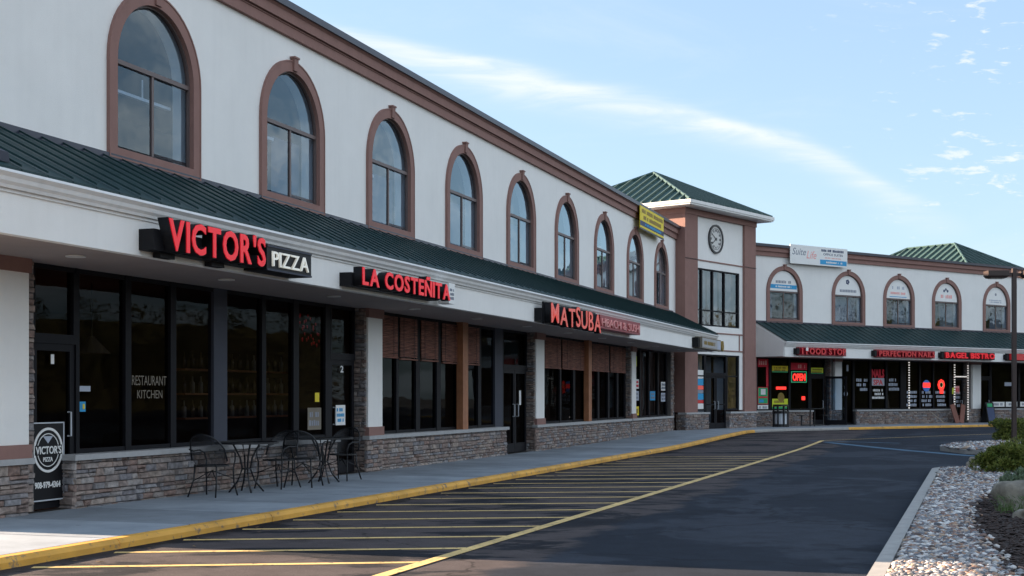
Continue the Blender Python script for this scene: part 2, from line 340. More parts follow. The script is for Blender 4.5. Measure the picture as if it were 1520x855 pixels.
def blind_mat():
    m, N, L, P = nmat('bamboo blind')
    geo = N.new('ShaderNodeNewGeometry'); mp = N.new('ShaderNodeMapping'); mp.inputs['Scale'].default_value = (.8, .8, 26); L.new(geo.outputs['Position'], mp.inputs[0])
    n = N.new('ShaderNodeTexNoise'); n.inputs['Scale'].default_value = 3; n.inputs['Detail'].default_value = 4; L.new(mp.outputs[0], n.inputs['Vector'])
    cr = N.new('ShaderNodeValToRGB'); e = cr.color_ramp.elements; e[0].position = .35; e[0].color = (.07, .022, .014, 1); e[1].position = .7; e[1].color = (.36, .135, .085, 1)
    L.new(n.outputs[0], cr.inputs[0]); L.new(cr.outputs[0], P.inputs['Base Color']); P.inputs['Roughness'].default_value = .7
    return m
M['bamboo'] = blind_mat()

def leaf_mat(name, cols, tr=.0):
    m, N, L, P = nmat(name)
    geo = N.new('ShaderNodeNewGeometry'); cr = N.new('ShaderNodeValToRGB'); e = cr.color_ramp.elements
    while len(e) < len(cols): e.new(.5)
    for i, c in enumerate(cols): e[i].position = i / (len(cols) - 1); e[i].color = (*c, 1)
    L.new(geo.outputs['Random Per Island'], cr.inputs[0]); L.new(cr.outputs[0], P.inputs['Base Color'])
    P.inputs['Roughness'].default_value = .6; P.inputs['Specular IOR Level'].default_value = .3
    return m
M['yew'] = leaf_mat('evergreen needles', [(.05, .08, .015), (.12, .16, .03), (.22, .23, .05), (.07, .10, .02)])
M['woods'] = leaf_mat('woodland foliage', [(.018, .022, .008), (.03, .035, .012), (.06, .048, .014), (.022, .03, .010)])
M['sage'] = leaf_mat('grey green leaves', [(.12, .17, .11), (.18, .23, .15), (.09, .14, .07)])

def rock_mat():
    m, N, L, P = nmat('boulder stone')
    geo = N.new('ShaderNodeNewGeometry'); n = N.new('ShaderNodeTexNoise'); n.inputs['Scale'].default_value = 4; n.inputs['Detail'].default_value = 9; n.inputs['Roughness'].default_value = .7; L.new(geo.outputs['Position'], n.inputs['Vector'])
    cr = N.new('ShaderNodeValToRGB'); e = cr.color_ramp.elements; e[0].position = .32; e[0].color = (.13, .115, .09, 1); e[1].position = .72; e[1].color = (.33, .30, .24, 1)
    L.new(n.outputs[0], cr.inputs[0]); L.new(cr.outputs[0], P.inputs['Base Color']); P.inputs['Roughness'].default_value = .9
    b = N.new('ShaderNodeBump'); b.inputs['Strength'].default_value = .8; b.inputs['Distance'].default_value = .03; L.new(n.outputs[0], b.inputs['Height']); L.new(b.outputs[0], P.inputs['Normal'])
    return m
M['rock'] = rock_mat()

def mesh_chair_mat():
    m, N, L, P = nmat('perforated black steel mesh')
    out = [n for n in N if n.type == 'OUTPUT_MATERIAL'][0]
    P.inputs['Base Color'].default_value = (.016, .018, .022, 1); P.inputs['Roughness'].default_value = .45
    tr = N.new('ShaderNodeBsdfTransparent'); ms = N.new('ShaderNodeMixShader'); ms.inputs[0].default_value = .55
    L.new(tr.outputs[0], ms.inputs[1]); L.new(P.outputs[0], ms.inputs[2]); L.new(ms.outputs[0], out.inputs['Surface'])
    return m
M['steel_mesh'] = mesh_chair_mat()

# ------------------------------------------------------------------ builders
class MB:
    def __init__(s): s.v = []; s.f = []; s.kd = None
    def poly(s, pts):
        i = len(s.v); s.v += [tuple(p) for p in pts]; s.f.append(tuple(range(i, i + len(pts)))); return s
    def hexa(s, p):      # 8 points: bottom 4 ccw, top 4
        i = len(s.v); s.v += [tuple(q) for q in p]
        for a in ((3, 2, 1, 0), (4, 5, 6, 7), (0, 1, 5, 4), (1, 2, 6, 5), (2, 3, 7, 6), (3, 0, 4, 7)): s.f.append(tuple(i + k for k in a))
        return s
    def box(s, x0, x1, y0, y1, z0, z1):
        if x0 > x1: x0, x1 = x1, x0
        if y0 > y1: y0, y1 = y1, y0
        return s.hexa([(x0, y0, z0), (x1, y0, z0), (x1, y1, z0), (x0, y1, z0), (x0, y0, z1), (x1, y0, z1), (x1, y1, z1), (x0, y1, z1)])
    def bx(s, u0, u1, w0, w1, z0, z1): return s.box(u0, u1, -w1, -w0, z0, z1)
    def prism(s, prof, x0, x1):      # prof: (y,z) ccw seen from -x... closed
        i = len(s.v); n = len(prof)
        s.v += [(x0, y, z) for y, z in prof] + [(x1, y, z) for y, z in prof]
        for k in range(n): s.f.append((i + k, i + (k + 1) % n, i + n + (k + 1) % n, i + n + k))
        s.f.append(tuple(i + k for k in reversed(range(n)))); s.f.append(tuple(i + n + k for k in range(n)))
        return s
    def tube(s, pts, r, n=6, closed=False):
        pts = [Vector(p) for p in pts]; rings = []; m = len(pts)
        for k, p in enumerate(pts):
            if closed: d = pts[(k + 1) % m] - pts[k - 1]
            else: d = pts[min(k + 1, m - 1)] - pts[max(k - 1, 0)]
            d.normalize(); ref = Vector((0, 0, 1)) if abs(d.z) < .9 else Vector((1, 0, 0))
            a = d.cross(ref).normalized(); b = d.cross(a); i = len(s.v)
            rr = r[k] if isinstance(r, (list, tuple)) else r
            for j in range(n):
                t = 2 * PI * j / n; q = p + a * math.cos(t) * rr + b * math.sin(t) * rr; s.v.append(tuple(q))
            rings.append(i)
        for k in range(m - (0 if closed else 1)):
            i0 = rings[k]; i1 = rings[(k + 1) % m]
            for j in range(n): s.f.append((i0 + j, i0 + (j + 1) % n, i1 + (j + 1) % n, i1 + j))
        if not closed:
            s.f.append(tuple(rings[0] + j for j in reversed(range(n)))); s.f.append(tuple(rings[-1] + j for j in range(n)))
        return s
    def disc(s, c, r, axis='z', h=.01, n=24):
        i = len(s.v); c = Vector(c)
        def P(t, o):
            a, b = math.cos(t) * r, math.sin(t) * r
            return c + (Vector((a, b, o)) if axis == 'z' else Vector((a, o, b)) if axis == 'y' else Vector((o, a, b)))
        for o in (-h / 2, h / 2):
            for k in range(n): s.v.append(tuple(P(2 * PI * k / n, o)))
        s.f.append(tuple(i + k for k in range(n))); s.f.append(tuple(i + n + k for k in range(n)))
        for k in range(n): s.f.append((i + k, i + (k + 1) % n, i + n + (k + 1) % n, i + n + k))
        return s
    def ring(s, c, r0, r1, axis='y', h=.02, n=40, squash=1):
        i = len(s.v); c = Vector(c)
        def P(t, r, o):
            a, b = math.cos(t) * r, math.sin(t) * r * squash
            return c + (Vector((a, b, o)) if axis == 'z' else Vector((a, o, b)))
        for k in range(n):
            t = 2 * PI * k / n
            for r, o in ((r0, -h / 2), (r1, -h / 2), (r1, h / 2), (r0, h / 2)): s.v.append(tuple(P(t, r, o)))
        for k in range(n):
            a = i + 4 * k; b = i + 4 * ((k + 1) % n)
            for j in range(4): s.f.append((a + j, a + (j + 1) % 4, b + (j + 1) % 4, b + j))
        return s
    def mesh(s, name, mat, smooth=False, fix=True):
        me = bpy.data.meshes.new(name); me.from_pydata(s.v, [], s.f); me.materials.append(mat)
        if fix:
            bm = bmesh.new(); bm.from_mesh(me); bmesh.ops.recalc_face_normals(bm, faces=bm.faces); bm.to_mesh(me); bm.free()
        if smooth: me.polygons.foreach_set('use_smooth', [True] * len(me.polygons))
        me.update(); return me
    def build(s, name, mat, parent=None, smooth=False, loc=(0, 0, 0), rz=0, kind=None, fix=True):
        return link(name, s.mesh(name, mat, smooth, fix), parent, loc, rz, kind or s.kd)
def link(name, me, parent=None, loc=(0, 0, 0), rz=0, kind=None):
    o = bpy.data.objects.new(name, me); C.objects.link(o); o.parent = parent; o.location = loc; o.rotation_euler = (0, 0, rz)
    if kind: o['kind'] = kind
    return o
class Frame:
    def __init__(s, x, y, ang): s.x, s.y, s.a = x, y, ang; s.c, s.s = math.cos(ang), math.sin(ang)
    def p(s, u, w=0, z=0): return (s.x + u * s.c + w * s.s, s.y + u * s.s - w * s.c, z)      # w: out towards the street
FL = Frame(-6.343, 14.136, R(71)); FR = Frame(10.07, 55.8, R(35.6)); FT = Frame(6.425, 50.0, R(52)); FW = Frame(0, 0, 0)
def thing(name, label, cat, fr=FW, at=(0, 0, 0), rz=0, group=None):
    o = bpy.data.objects.new(name, None); C.objects.link(o); o.empty_display_size = .2
    o.location = at if fr is FW else fr.p(*at); o.rotation_euler = (0, 0, fr.a + rz); o['label'] = label; o['category'] = cat
    if group: o['group'] = group
    return o
def tag(o, label, cat, group=None):
    o['label'] = label; o['category'] = cat
    if group: o['group'] = group
    return o
def kids(o): return [c for c in bpy.data.objects if c.parent == o]
def copy_tree(o, table=None):
    if table is None:
        table = {}
        for c in bpy.data.objects:
            if c.parent: table.setdefault(c.parent.name, []).append(c)
    c = o.copy(); C.objects.link(c)
    for ch in table.get(o.name, []):
        k = copy_tree(ch, table); k.parent = c
    return c
def G(y):
    t = min(1, max(0, (y - 36) / 16)); return .14 * t * t * (3 - 2 * t)

_tc = {}
def text_mesh(txt, mat, h=1.0, width=None, depth=.01, bold=.02, italic=0, key=None):
    """upright lettering in the local x-z plane, baseline at z=0, height of capitals = h, facing -y"""
    k = (txt, mat.name, h, width, depth, bold, italic)
    if k in _tc: return _tc[k]
    cu = bpy.data.curves.new('lettering', 'FONT'); cu.body = txt; cu.offset = bold; cu.extrude = .5; cu.resolution_u = 3
    cu.shear = italic
    ob = bpy.data.objects.new('tmp', cu); C.objects.link(ob)
    dg = bpy.context.evaluated_depsgraph_get(); me = bpy.data.meshes.new_from_object(ob.evaluated_get(dg))
    bpy.data.objects.remove(ob); bpy.data.curves.remove(cu)
    xs = [v.co.x for v in me.vertices]; ys = [v.co.y for v in me.vertices]
    x0, x1, y1 = min(xs), max(xs), .73
    sz = h / y1; sx = sz if width is None else width / max(x1 - x0, 1e-6)
    for v in me.vertices:
        x, y, z = v.co; v.co = ((x - x0) * sx, -(z) * depth * 1.0, y * sz)
    me.materials.clear(); me.materials.append(mat); me.name = 'lettering'
    _tc[k] = me; return me
def text(name, txt, mat, parent, x, w, z, h, width=None, depth=.006, bold=.02, italic=0):
    return link(name, text_mesh(txt, mat, h, width, depth, bold, italic), parent, (x, -w, z))

# glyph-like rows for print too small to read
def scribble(mb, x0, x1, z0, z1, w, rows=3, rnd=random):
    mb.kd = 'stuff'; hh = (z1 - z0) / (rows * 1.5)
    for r_ in range(rows):
        zc = z1 - (r_ + .5) * (z1 - z0) / rows; x = x0 + rnd.random() * .12 * (x1 - x0); xe = x1 - rnd.random() * .12 * (x1 - x0)
        while x < xe:
            cw = hh * rnd.uniform(.35, .75)
            if rnd.random() > .14: mb.bx(x, min(x + cw, xe), w, w + .004, zc - hh * .5, zc + hh * rnd.uniform(.35, .5))
            x += cw + hh * .22
    return mb

# ------------------------------------------------------------------ ground
def ystrips(): return [-300, -60, 0, 20, 36, 38, 40, 42, 44, 46, 48, 50, 52, 80, 600]
mb = MB(); ys = ystrips()
for a, b in zip(ys, ys[1:]): mb.poly([(-600, a, G(a) - .03), (600, a, G(a) - .03), (600, b, G(b) - .03), (-600, b, G(b) - .03)])
mb.build('ground', M['soil'], kind='structure')
mb = MB()
for a, b in zip(ys, ys[1:]):
    if b > 100: b = 120
    if a < -60: a = -80
    mb.poly([(-60, a, G(a)), (90, a, G(a)), (90, b, G(b)), (-60, b, G(b))])
mb.build('asphalt', M['asphalt'], kind='structure')

def ribbon(mb, p, q, wd, z):
    p, q = Vector(p), Vector(q); d = (q - p); L = d.length; d.normalize(); n = Vector((-d.y, d.x)) * wd / 2
    k = max(1, int(L / 1.5))
    for i in range(k):
        a = p + d * L * i / k; b = p + d * L * (i + 1) / k
        mb.poly([(*(a - n), G(a.y) + z), (*(b - n), G(b.y) + z), (*(b + n), G(b.y) + z), (*(a + n), G(a.y) + z)])
    return mb
WD = Vector(FL.p(1, 0)[:2]) - Vector(FL.p(0, 0)[:2]); WN = Vector(FL.p(0, 1)[:2]) - Vector(FL.p(0, 0)[:2])
# hatch stripes between kerb and long boundary line
for i in range(21):
    u0 = -2.72 + 1.19 * i
    a = Vector(FL.p(u0, 2.80)[:2]); b = Vector(FL.p(u0 + 1.44, 5.86)[:2])
    ribbon(MB(), a, b, .115, .004).build('hatch_stripe', M['yellow_line'], kind='structure')
e1 = Vector(FL.p(33.0, 5.92)[:2]); e2 = Vector(FL.p(-6, 5.92)[:2])
ribbon(MB(), e2, e1, .13, .008).build('boundary_line', M['yellow_line'], kind='structure')
dR = Vector((FR.c, FR.s)); nR = Vector((FR.s, -FR.c))
ribbon(MB(), e1, e1 + dR * 16, .09, .008).build('boundary_line', M['yellow_line'], kind='structure')
ribbon(MB(), (9.9, 42.3), (11.55, 33.6), .34, .004).build('accessible_bay_line', M['blue_line'], kind='structure')
ribbon(MB(), (9.6, 43.4), (12.0, 41.7), .25, .004).build('accessible_bay_line', M['blue_line'], kind='structure')

# ------------------------------------------------------------------ kerb path and sidewalk
wl, wr = 2.65, 3.2
IP = Vector((9.25, 51.28)); turn = R(35.4); tl = 7.0 * math.tan(turn / 2)
dL = WD.copy()
P0 = IP - dL * tl; P1 = IP + dR * tl
nLr = Vector((WN.x, WN.y))
arc_c = P0 + nLr * 7.0
def outer(s):     # s measured along kerb from u=-16
    L0 = (P0 - Vector(FL.p(-16, wl)[:2])).length
    A = 7.0 * turn
    if s <= L0: return Vector(FL.p(-16, wl)[:2]) + dL * s, nLr
    if s <= L0 + A:
        t = (s - L0) / 7.0; a0 = math.atan2(-nLr.y, -nLr.x); v = Vector((math.cos(a0 - t), math.sin(a0 - t))); return arc_c + v * 7.0, -v
    return P1 + dR * (s - L0 - A), nR
L0 = (P0 - Vector(FL.p(-16, wl)[:2])).length; A = 7.0 * turn
kerb = thing('kerb', 'long raised kerb along the shopfront sidewalk, painted yellow with two bare stretches', 'kerb', FW, FL.p(-.04, wl, 0))
del kerb['label']; del kerb['category']; kerb['kind'] = 'structure'
kl = kerb.location.copy()
s = 16 - .04 - 3.03 * 5; bare_from, bare_to = L0 + .2, L0 + A + 1.6
while s < L0 + A + 34:
    e = s + 3.03
    mb = MB(); n = 6 if (L0 - 3 < s < L0 + A + 1) else 2
    prof = [(0, -.05), (0, .055), (.02, .088), (.045, .1), (.15, .1), (.15, -.05)]     # offset inwards, z
    ring = []
    for k in range(n + 1):
        q, nn = outer(s + .006 + (e - s - .012) * k / n)
        ring.append([(q.x - nn.x * o - kl.x, q.y - nn.y * o - kl.y, zz + G(q.y)) for o, zz in prof])
    i = 0
    for r_ in ring: mb.v += r_
    m_ = len(prof)
    for k in range(n):
        for j in range(m_ - 1): mb.f.append((k * m_ + j, k * m_ + j + 1, (k + 1) * m_ + j + 1, (k + 1) * m_ + j))
    mb.f.append(tuple(range(m_))); mb.f.append(tuple(n * m_ + j for j in range(m_)))
    bare = bare_from - 1.5 < s < bare_to
    mb.build('kerb_segment', M['concrete_curb'] if bare else M['yellow_curb'], kerb)
    s = e
walk = thing('sidewalk', '', '', FW, FL.p(0, 1.3, 0)); del walk['label']; del walk['category']; walk['kind'] = 'structure'
wlc = walk.location.copy()
def slab(quad, th=.10):
    mb = MB(); c = sum((Vector(q) for q in quad), Vector((0, 0))) / len(quad)
    pts = []
    for q in quad:
        v = Vector(q); d = (c - v); v = v + d * (.03 / max(d.length, .1)); pts.append(v)
    n = len(pts)
    top = [(v.x - wlc.x, v.y - wlc.y, th + G(v.y)) for v in pts]; bot = [(x, y, -.02) for x, y, z in top]
    mb.poly(top)
    for k in range(n): mb.poly([top[k], bot[k], bot[(k + 1) % n], top[(k + 1) % n]])
    mb.build('paving_slab', M['slab'], walk)
u = -12.16
while u < 33:
    slab([FL.p(u, -.3)[:2], FL.p(u + 1.515, -.3)[:2], FL.p(u + 1.515, 2.50)[:2], FL.p(u, 2.50)[:2]]); u += 1.515
# corner in front of the tower: quads between kerb and building fronts
inn = [FL.p(u, -.3)[:2], FL.p(36, -.3)[:2], FT.p(-.2, -.3)[:2], FT.p(1.6, -.3)[:2], FT.p(3.2, -.3)[:2], FT.p(4.8, -.3)[:2], FR.p(.2, -.3)[:2], FR.p(2.2, -.3)[:2], FR.p(4.2, -.3)[:2]]
s0 = u + 16; s1 = L0 + A + (Vector(FR.p(4.2, 3.05)[:2]) - (P1 - nR * .15)).length
outs = []
for k in range(len(inn)):
    q, nn = outer(s0 + (s1 - s0) * k / (len(inn) - 1)); outs.append(q - nn * .15)
for k in range(len(inn) - 1): slab([inn[k], inn[k + 1], outs[k + 1], outs[k]])
u = 4.2; oc = outs[-1]
while u < 34:
    slab([FR.p(u, -.3)[:2], FR.p(u + 2, -.3)[:2], tuple(oc + dR * (u + 2 - 4.2)), tuple(oc + dR * (u - 4.2))]); u += 2

# ------------------------------------------------------------------ ledgestone
def unit_stone(seed):
    r = random.Random(seed); mb = MB(); j = lambda a: r.uniform(-a, a)
    # back rect at y=1 , front inset rect at y=0 (front = -y)
    b = [(-.5, 1, -.5), (.5, 1, -.5), (.5, 1, .5), (-.5, 1, .5)]
    m_ = [(-.5, .35, -.5), (.5, .35, -.5), (.5, .35, .5), (-.5, .35, .5)]
    f = [(-.5 + .05 + abs(j(.05)), j(.2), -.40 + j(.06)), (.5 - .05 - abs(j(.05)), j(.2), -.40 + j(.06)), (.5 - .05 - abs(j(.05)), j(.2), .40 + j(.06)), (-.5 + .05 + abs(j(.05)), j(.2), .40 + j(.06))]
    c = (j(.15), -.1 + j(.2), j(.15))
    mb.v = b + m_ + f + [c]
    for k in range(4):
        a, d = k, (k + 1) % 4
        mb.f.append((a, d, 4 + d, 4 + a)); mb.f.append((4 + a, 4 + d, 8 + d, 8 + a)); mb.f.append((8 + a, 8 + d, 12))
    return mb
US = [unit_stone(i) for i in range(8)]
USM = [m_.mesh('stone', M['stone']) for m_ in US]
def stone_layout(u0, u1, z0, z1, r, hmin=.05, hmax=.105, lmin=.11, lmax=.36):
    out = []; z = z0
    while z < z1 - .02:
        h = r.uniform(hmin, hmax)
        if z + h > z1 - .03: h = z1 - z
        x = u0 - r.uniform(0, .05)
        while x < u1 - .02:
            l = r.uniform(lmin, lmax)
            if x + l > u1 - .08: l = u1 - x
            xa = max(x, u0)
            if h > .09 and r.random() < .25:
                out.append((xa, x + l, z, z + h * .5)); out.append((xa, x + l, z + h * .5, z + h))
            else: out.append((xa, x + l, z, z + h))
            x += l
        z += h
    return out
left_count = [0]
def stones(parent, lay, origin, axis='u', limit=0, r=None, joined_parent=None, thick=.05, name='stone'):
    """axis 'u': face towards +w at w=origin; axis 's': face towards -u at u=origin, first coordinate = w"""
    jb = MB()
    for (a, b, c, d) in lay:
        k = r.randrange(8); g = .006; pr = r.uniform(-.004, .028)
        L_, H_ = max(b - a - g, .02), max(d - c - g, .02); th = thick + pr
        if axis == 'u': loc = ((a + b) / 2, -(origin + pr), (c + d) / 2); ang = 0
        else: loc = (origin - pr, -(a + b) / 2, (c + d) / 2); ang = -PI / 2
        if left_count[0] < limit:
            left_count[0] += 1
            o = link(name, USM[k], parent, loc, ang); o.scale = (L_, th, H_)
        else:
            mtx = Matrix.Translation(loc) @ Matrix.Rotation(ang, 4, 'Z') @ Matrix.Diagonal((L_, th, H_, 1))
            i = len(jb.v); jb.v += [tuple(mtx @ Vector(q)) for q in US[k].v]; jb.f += [tuple(i + t for t in f) for f in US[k].f]
    return jb
rs = random.Random(5)

# ------------------------------------------------------------------ arched windows and walls
GR, GZ0, GZ1 = .90, 4.735, 5.90      # glass half width, sill, spring line
def arch_pts(r, n=20): return [(r * math.cos(PI - PI * k / n), r * math.sin(PI - PI * k / n)) for k in range(n + 1)]
def arch_wall(mb, u0, u1, z0, z1, cents, depth=.32, w=0):
    edges = [u0] + [(a + b) / 2 for a, b in zip(cents, cents[1:])] + [u1]
    for c, a, b in zip(cents, edges, edges[1:]):
        r = GR + .02
        q = lambda x, z: (x, -w, z)
        mb.poly([q(a, z0), q(c - r, z0), q(c - r, GZ1), q(a, GZ1)]); mb.poly([q(a, GZ1), q(c - r, GZ1), q(c - r, z1), q(a, z1)])
        mb.poly([q(c + r, z0), q(b, z0), q(b, GZ1), q(c + r, GZ1)]); mb.poly([q(c + r, GZ1), q(b, GZ1), q(b, z1), q(c + r, z1)])
        mb.poly([q(c - r, z0), q(c + r, z0), q(c + r, GZ0 - .02), q(c - r, GZ0 - .02)])
        ap = arch_pts(r)
        for (xa, za), (xb, zb) in zip(ap, ap[1:]): mb.poly([q(c + xa, GZ1 + za), q(c + xb, GZ1 + zb), q(c + xb, z1), q(c + xa, z1)])
        loop = [(c - r, GZ0 - .02)] + [(c + x, GZ1 + z) for x, z in ap] + [(c + r, GZ0 - .02)]
        for k in range(len(loop)):
            p, t = loop[k], loop[(k + 1) % len(loop)]
            mb.poly([(p[0], -w, p[1]), (t[0], -w, t[1]), (t[0], -w + depth, t[1]), (p[0], -w + depth, p[1])])
    return mb
def loop_strip(mb, inner, outer_, w0, w1):
    n = len(inner)
    i = len(mb.v)
    for (a, b) in zip(inner, outer_):
        mb.v += [(a[0], -w0, a[1]), (b[0], -w0, b[1]), (b[0], -w1, b[1]), (a[0], -w1, a[1])]
    for k in range(n):
        p = i + 4 * k; q = i + 4 * ((k + 1) % n)
        for j in range(4): mb.f.append((p + j, p + (j + 1) % 4, q + (j + 1) % 4, q + j))
def arch_loop(r, zb, zt=GZ1, n=24): return [(-r, zb)] + [(x, zt + z) for x, z in arch_pts(r, n)] + [(r, zb)]
def make_window(parent, c, curtain=None, lunette=None, mull=True):
    mb = MB(); loop_strip(mb, arch_loop(GR, GZ0), arch_loop(GR + .18, GZ0 - .14), -.03, .045)
    loop_strip(mb, arch_loop(GR + .16, GZ0 - .12), arch_loop(GR + .183, GZ0 - .143), .04, .055)
    w = link('arched_window', WINM['surround'] if 'surround' in WINM else WINM.setdefault('surround', mb.mesh('arched_window', M['brown'])), parent, (c, 0, 0))
    def part(key, mat, fn, smooth=False):
        if key not in WINM:
            b = MB(); fn(b); WINM[key] = b.mesh(key, mat, smooth)
        return link(key.split(':')[0], WINM[key], w)
    def ks(b):
        b.prism([(-.075, GZ1 + GR + .02), (-.085, GZ1 + GR + .22), (-.0, GZ1 + GR + .22), (0, GZ1 + GR + .02)], -.065, .065)
        b.bx(-.085, .085, 0, .10, GZ1 + GR + .22, GZ1 + GR + .25)
    part('keystone', M['brown'], ks)
    part('frame', M['sash'], lambda b: loop_strip(b, arch_loop(GR - .025, GZ0 + .025), arch_loop(GR + .005, GZ0 - .005), -.08, -.02))
    part('transom', M['sash'], lambda b: b.bx(-GR + .03, GR - .03, -.08, -.02, GZ1 - .04, GZ1 + .02))
    if mull: part('mullion', M['sash'], lambda b: b.bx(-.024, .024, -.075, -.03, GZ0 + .035, GZ1 - .04))
    part('pane:arch', M['glass_up'], lambda b: b.poly([(x, .052, z + GZ1) for x, z in [(GR - .05, .03)] + [(xx, max(zz, .03)) for xx, zz in reversed(arch_pts(GR - .05))] + [(-GR + .05, .03)]]))
    part('pane:left', M['glass_up'], lambda b: b.poly([(-GR + .03, .050, GZ0 + .05), (-.02, .050, GZ0 + .05), (-.02, .050, GZ1 - .06), (-GR + .03, .050, GZ1 - .06)]))
    part('pane:right', M['glass_up'], lambda b: b.poly([(.02, .060, GZ0 + .05), (GR - .03, .060, GZ0 + .05), (GR - .03, .060, GZ1 - .06), (.02, .060, GZ1 - .06)]))
    part('lock_rail', M['sash'], lambda b: b.bx(.03, GR - .04, -.08, -.06, GZ0 + .05, GZ0 + .09))
    if curtain:
        def cur(b, x0, x1, z0=GZ0, z1=GZ1 - .1):
            n = 26; prev = None
            for k in range(n + 1):
                x = x0 + (x1 - x0) * k / n; y = .40 + .03 * math.sin(k * 2.1)
                if prev: b.poly([(prev[0], prev[1], z0), (x, y, z0), (x, y, z1), (prev[0], prev[1], z1)])
                prev = (x, y)
        if 'r' in curtain: part('curtain:r', M['curtain'], lambda b: cur(b, .02, GR + .05))
        if 'l' in curtain: part('curtain:l', M['curtain'], lambda b: cur(b, -GR, -.35))
        if 'w' in curtain: part('blind:w', M['curtain'], lambda b: cur(b, -GR, GR))
        if 'v' in curtain: part('blind_rail', M['blind_white'], lambda b: b.bx(-GR, GR, -.40, -.34, GZ1 - .30, GZ1 - .26).bx(-.45, -.43, -.39, -.37, GZ1 - .26, GZ1).bx(.25, .27, -.39, -.37, GZ1 - .26, GZ1))
        if 't' in curtain: part('blind_rail:t', M['blind_white'], lambda b: b.bx(-GR, 0, -.40, -.34, GZ1 - .20, GZ1 - .15))
    return w
WINM = {}

def canopy_profile(): return None
SL0, SLW = (0, 4.57), (1.80, 3.70)       # roof line: (w, z) at wall, at gutter
def canopy(parent, u0, u1, end0=True, end1=True, start_hatch=False):
    """pent canopy: stucco fascia, soffit, gutter, standing seam panels"""
    MB().bx(u0, u1, 1.48, 1.60, 3.10, 3.60).build('fascia', M['stucco'], parent)
    MB().bx(u0 + .01, u1 - .01, -.20, 1.48, 3.12, 3.16).build('soffit', M['soffit'], parent)
    g = MB()
    g.prism([(-1.60, 3.54), (-1.60, 3.71), (-1.72, 3.71), (-1.735, 3.68), (-1.70, 3.64), (-1.69, 3.60), (-1.665, 3.57), (-1.655, 3.54)], u0 - .03, u1 + .03)
    g.bx(u0, u1, 1.60, 1.62, 3.505, 3.538)
    g.build('gutter', M['gutter'], parent)
    rf = MB(); rf.prism([(.0, 4.53), (0, 3.3), (-1.50, 3.3), (-1.60, 3.67), (-1.68, 3.68)], u0 + .02, u1 - .02)
    roof = rf.build('canopy_roof', M['stucco'], parent)
    if 'cpanel' not in WINM:
        b = MB(); n = Vector((0, -(4.57 - 3.70), 0)); dy, dz = -1.70, 3.735 - 4.58
        def pt(t, x, o): return (x, dy * t - .0, 4.58 + dz * t + o)
        for (xa, xb, o) in ((0, .385, 0), (.385, .40, .045), (-.0, .0, 0)):
            if xb > xa: b.hexa([pt(0, xa, o - .02), pt(1, xa, o - .02), pt(1, xb, o - .02), pt(0, xb, o - .02), pt(0, xa, o + .005), pt(1, xa, o + .005), pt(1, xb, o + .005), pt(0, xb, o + .005)])
        WINM['cpanel'] = b.mesh('roof_panel', M['green'])
    u = u0
    while u < u1 - .1:
        link('roof_panel', WINM['cpanel'], roof, (u, 0, 0)); u += .40
    MB().bx(u0, u1, 0, .05, 4.52, 4.64).build('roof_flashing', M['coping'], parent)

def cornice(parent, u0, u1):
    MB().bx(u0, u1, 0, .07, 7.34, 7.53).bx(u0, u1, 0, .085, 7.50, 7.52).build('cornice_band', M['brown'], parent)
    MB().bx(u0, u1, 0, .13, 7.53, 7.68).prism([(0, 7.68), (-.13, 7.68), (-.17, 7.72), (0, 7.72)], u0, u1).build('cornice_band', M['brown'], parent)
    MB().bx(u0 - .02, u1, -.35, .21, 7.72, 7.83).build('coping', M['coping'], parent)

# ------------------------------------------------------------------ LEFT WING
left = thing('retail_building', 'long near shop row of white stucco with arched windows, green canopy and stone knee walls', 'building', FL, (0, 0, 0))
cL = [(k * .3686 + 1.491) * 10.6 - 11.3 for k in range(9)]
LE = .12
wall = MB(); arch_wall(wall, LE, 38.3, 4.40, 7.60, cL); wall.build('upper_wall', M['stucco'], left)
curt = ['v', 'rt', 'rt', 'rl', 'w', 'r', 'rt', 'l', 'w']
for c, k in zip(cL, curt): make_window(left, c, k)
cornice(left, LE, 38.35)
canopy(left, -.70, 37.6)
# end wall, back wall, roof, floors
MB().box(LE, LE + .25, .001, 14, 0, 7.70).build('end_wall', M['stucco'], left)
MB().box(LE + .25, 38, 14, 14.2, 0, 7.70).build('back_wall', M['stucco'], left)
MB().box(LE + .25, 38.2, .35, 14, 7.45, 7.6).build('flat_roof', M['coping'], left)
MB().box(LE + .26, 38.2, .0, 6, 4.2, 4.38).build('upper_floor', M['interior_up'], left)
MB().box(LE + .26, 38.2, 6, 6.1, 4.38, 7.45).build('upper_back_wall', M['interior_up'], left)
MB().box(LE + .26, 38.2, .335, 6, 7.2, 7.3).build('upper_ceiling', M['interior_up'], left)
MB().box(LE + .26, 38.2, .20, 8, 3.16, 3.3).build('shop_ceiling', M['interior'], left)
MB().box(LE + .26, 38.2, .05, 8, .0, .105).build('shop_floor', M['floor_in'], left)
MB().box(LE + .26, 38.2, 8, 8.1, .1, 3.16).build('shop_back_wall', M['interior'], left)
for uu in (11.3, 21.4, 31.5): MB().box(uu + .05, uu + .2, .26, 8, .1, 3.16).build('party_wall', M['interior'], left)
MB().bx(LE, 38.2, -.20, -.0, 3.17, 4.42).build('lower_wall', M['stucco'], left)
MB().box(38.25, 38.4, .34, 14, .1, 7.6).build('side_wall', M['stucco'], left)
# solid bit of wall at the near end
# roof hatch on canopy near the left end
hb = MB(); hb.hexa([(-.72, -1.60, 3.80), (-.36, -1.60, 3.80), (-.50, -.9, 4.14), (-.72, -.9, 4.14), (-.72, -1.60, 3.90), (-.38, -1.60, 3.90), (-.52, -.9, 4.24), (-.72, -.9, 4.24)])
hb.build('roof_hatch', M['alum_grey'], left)

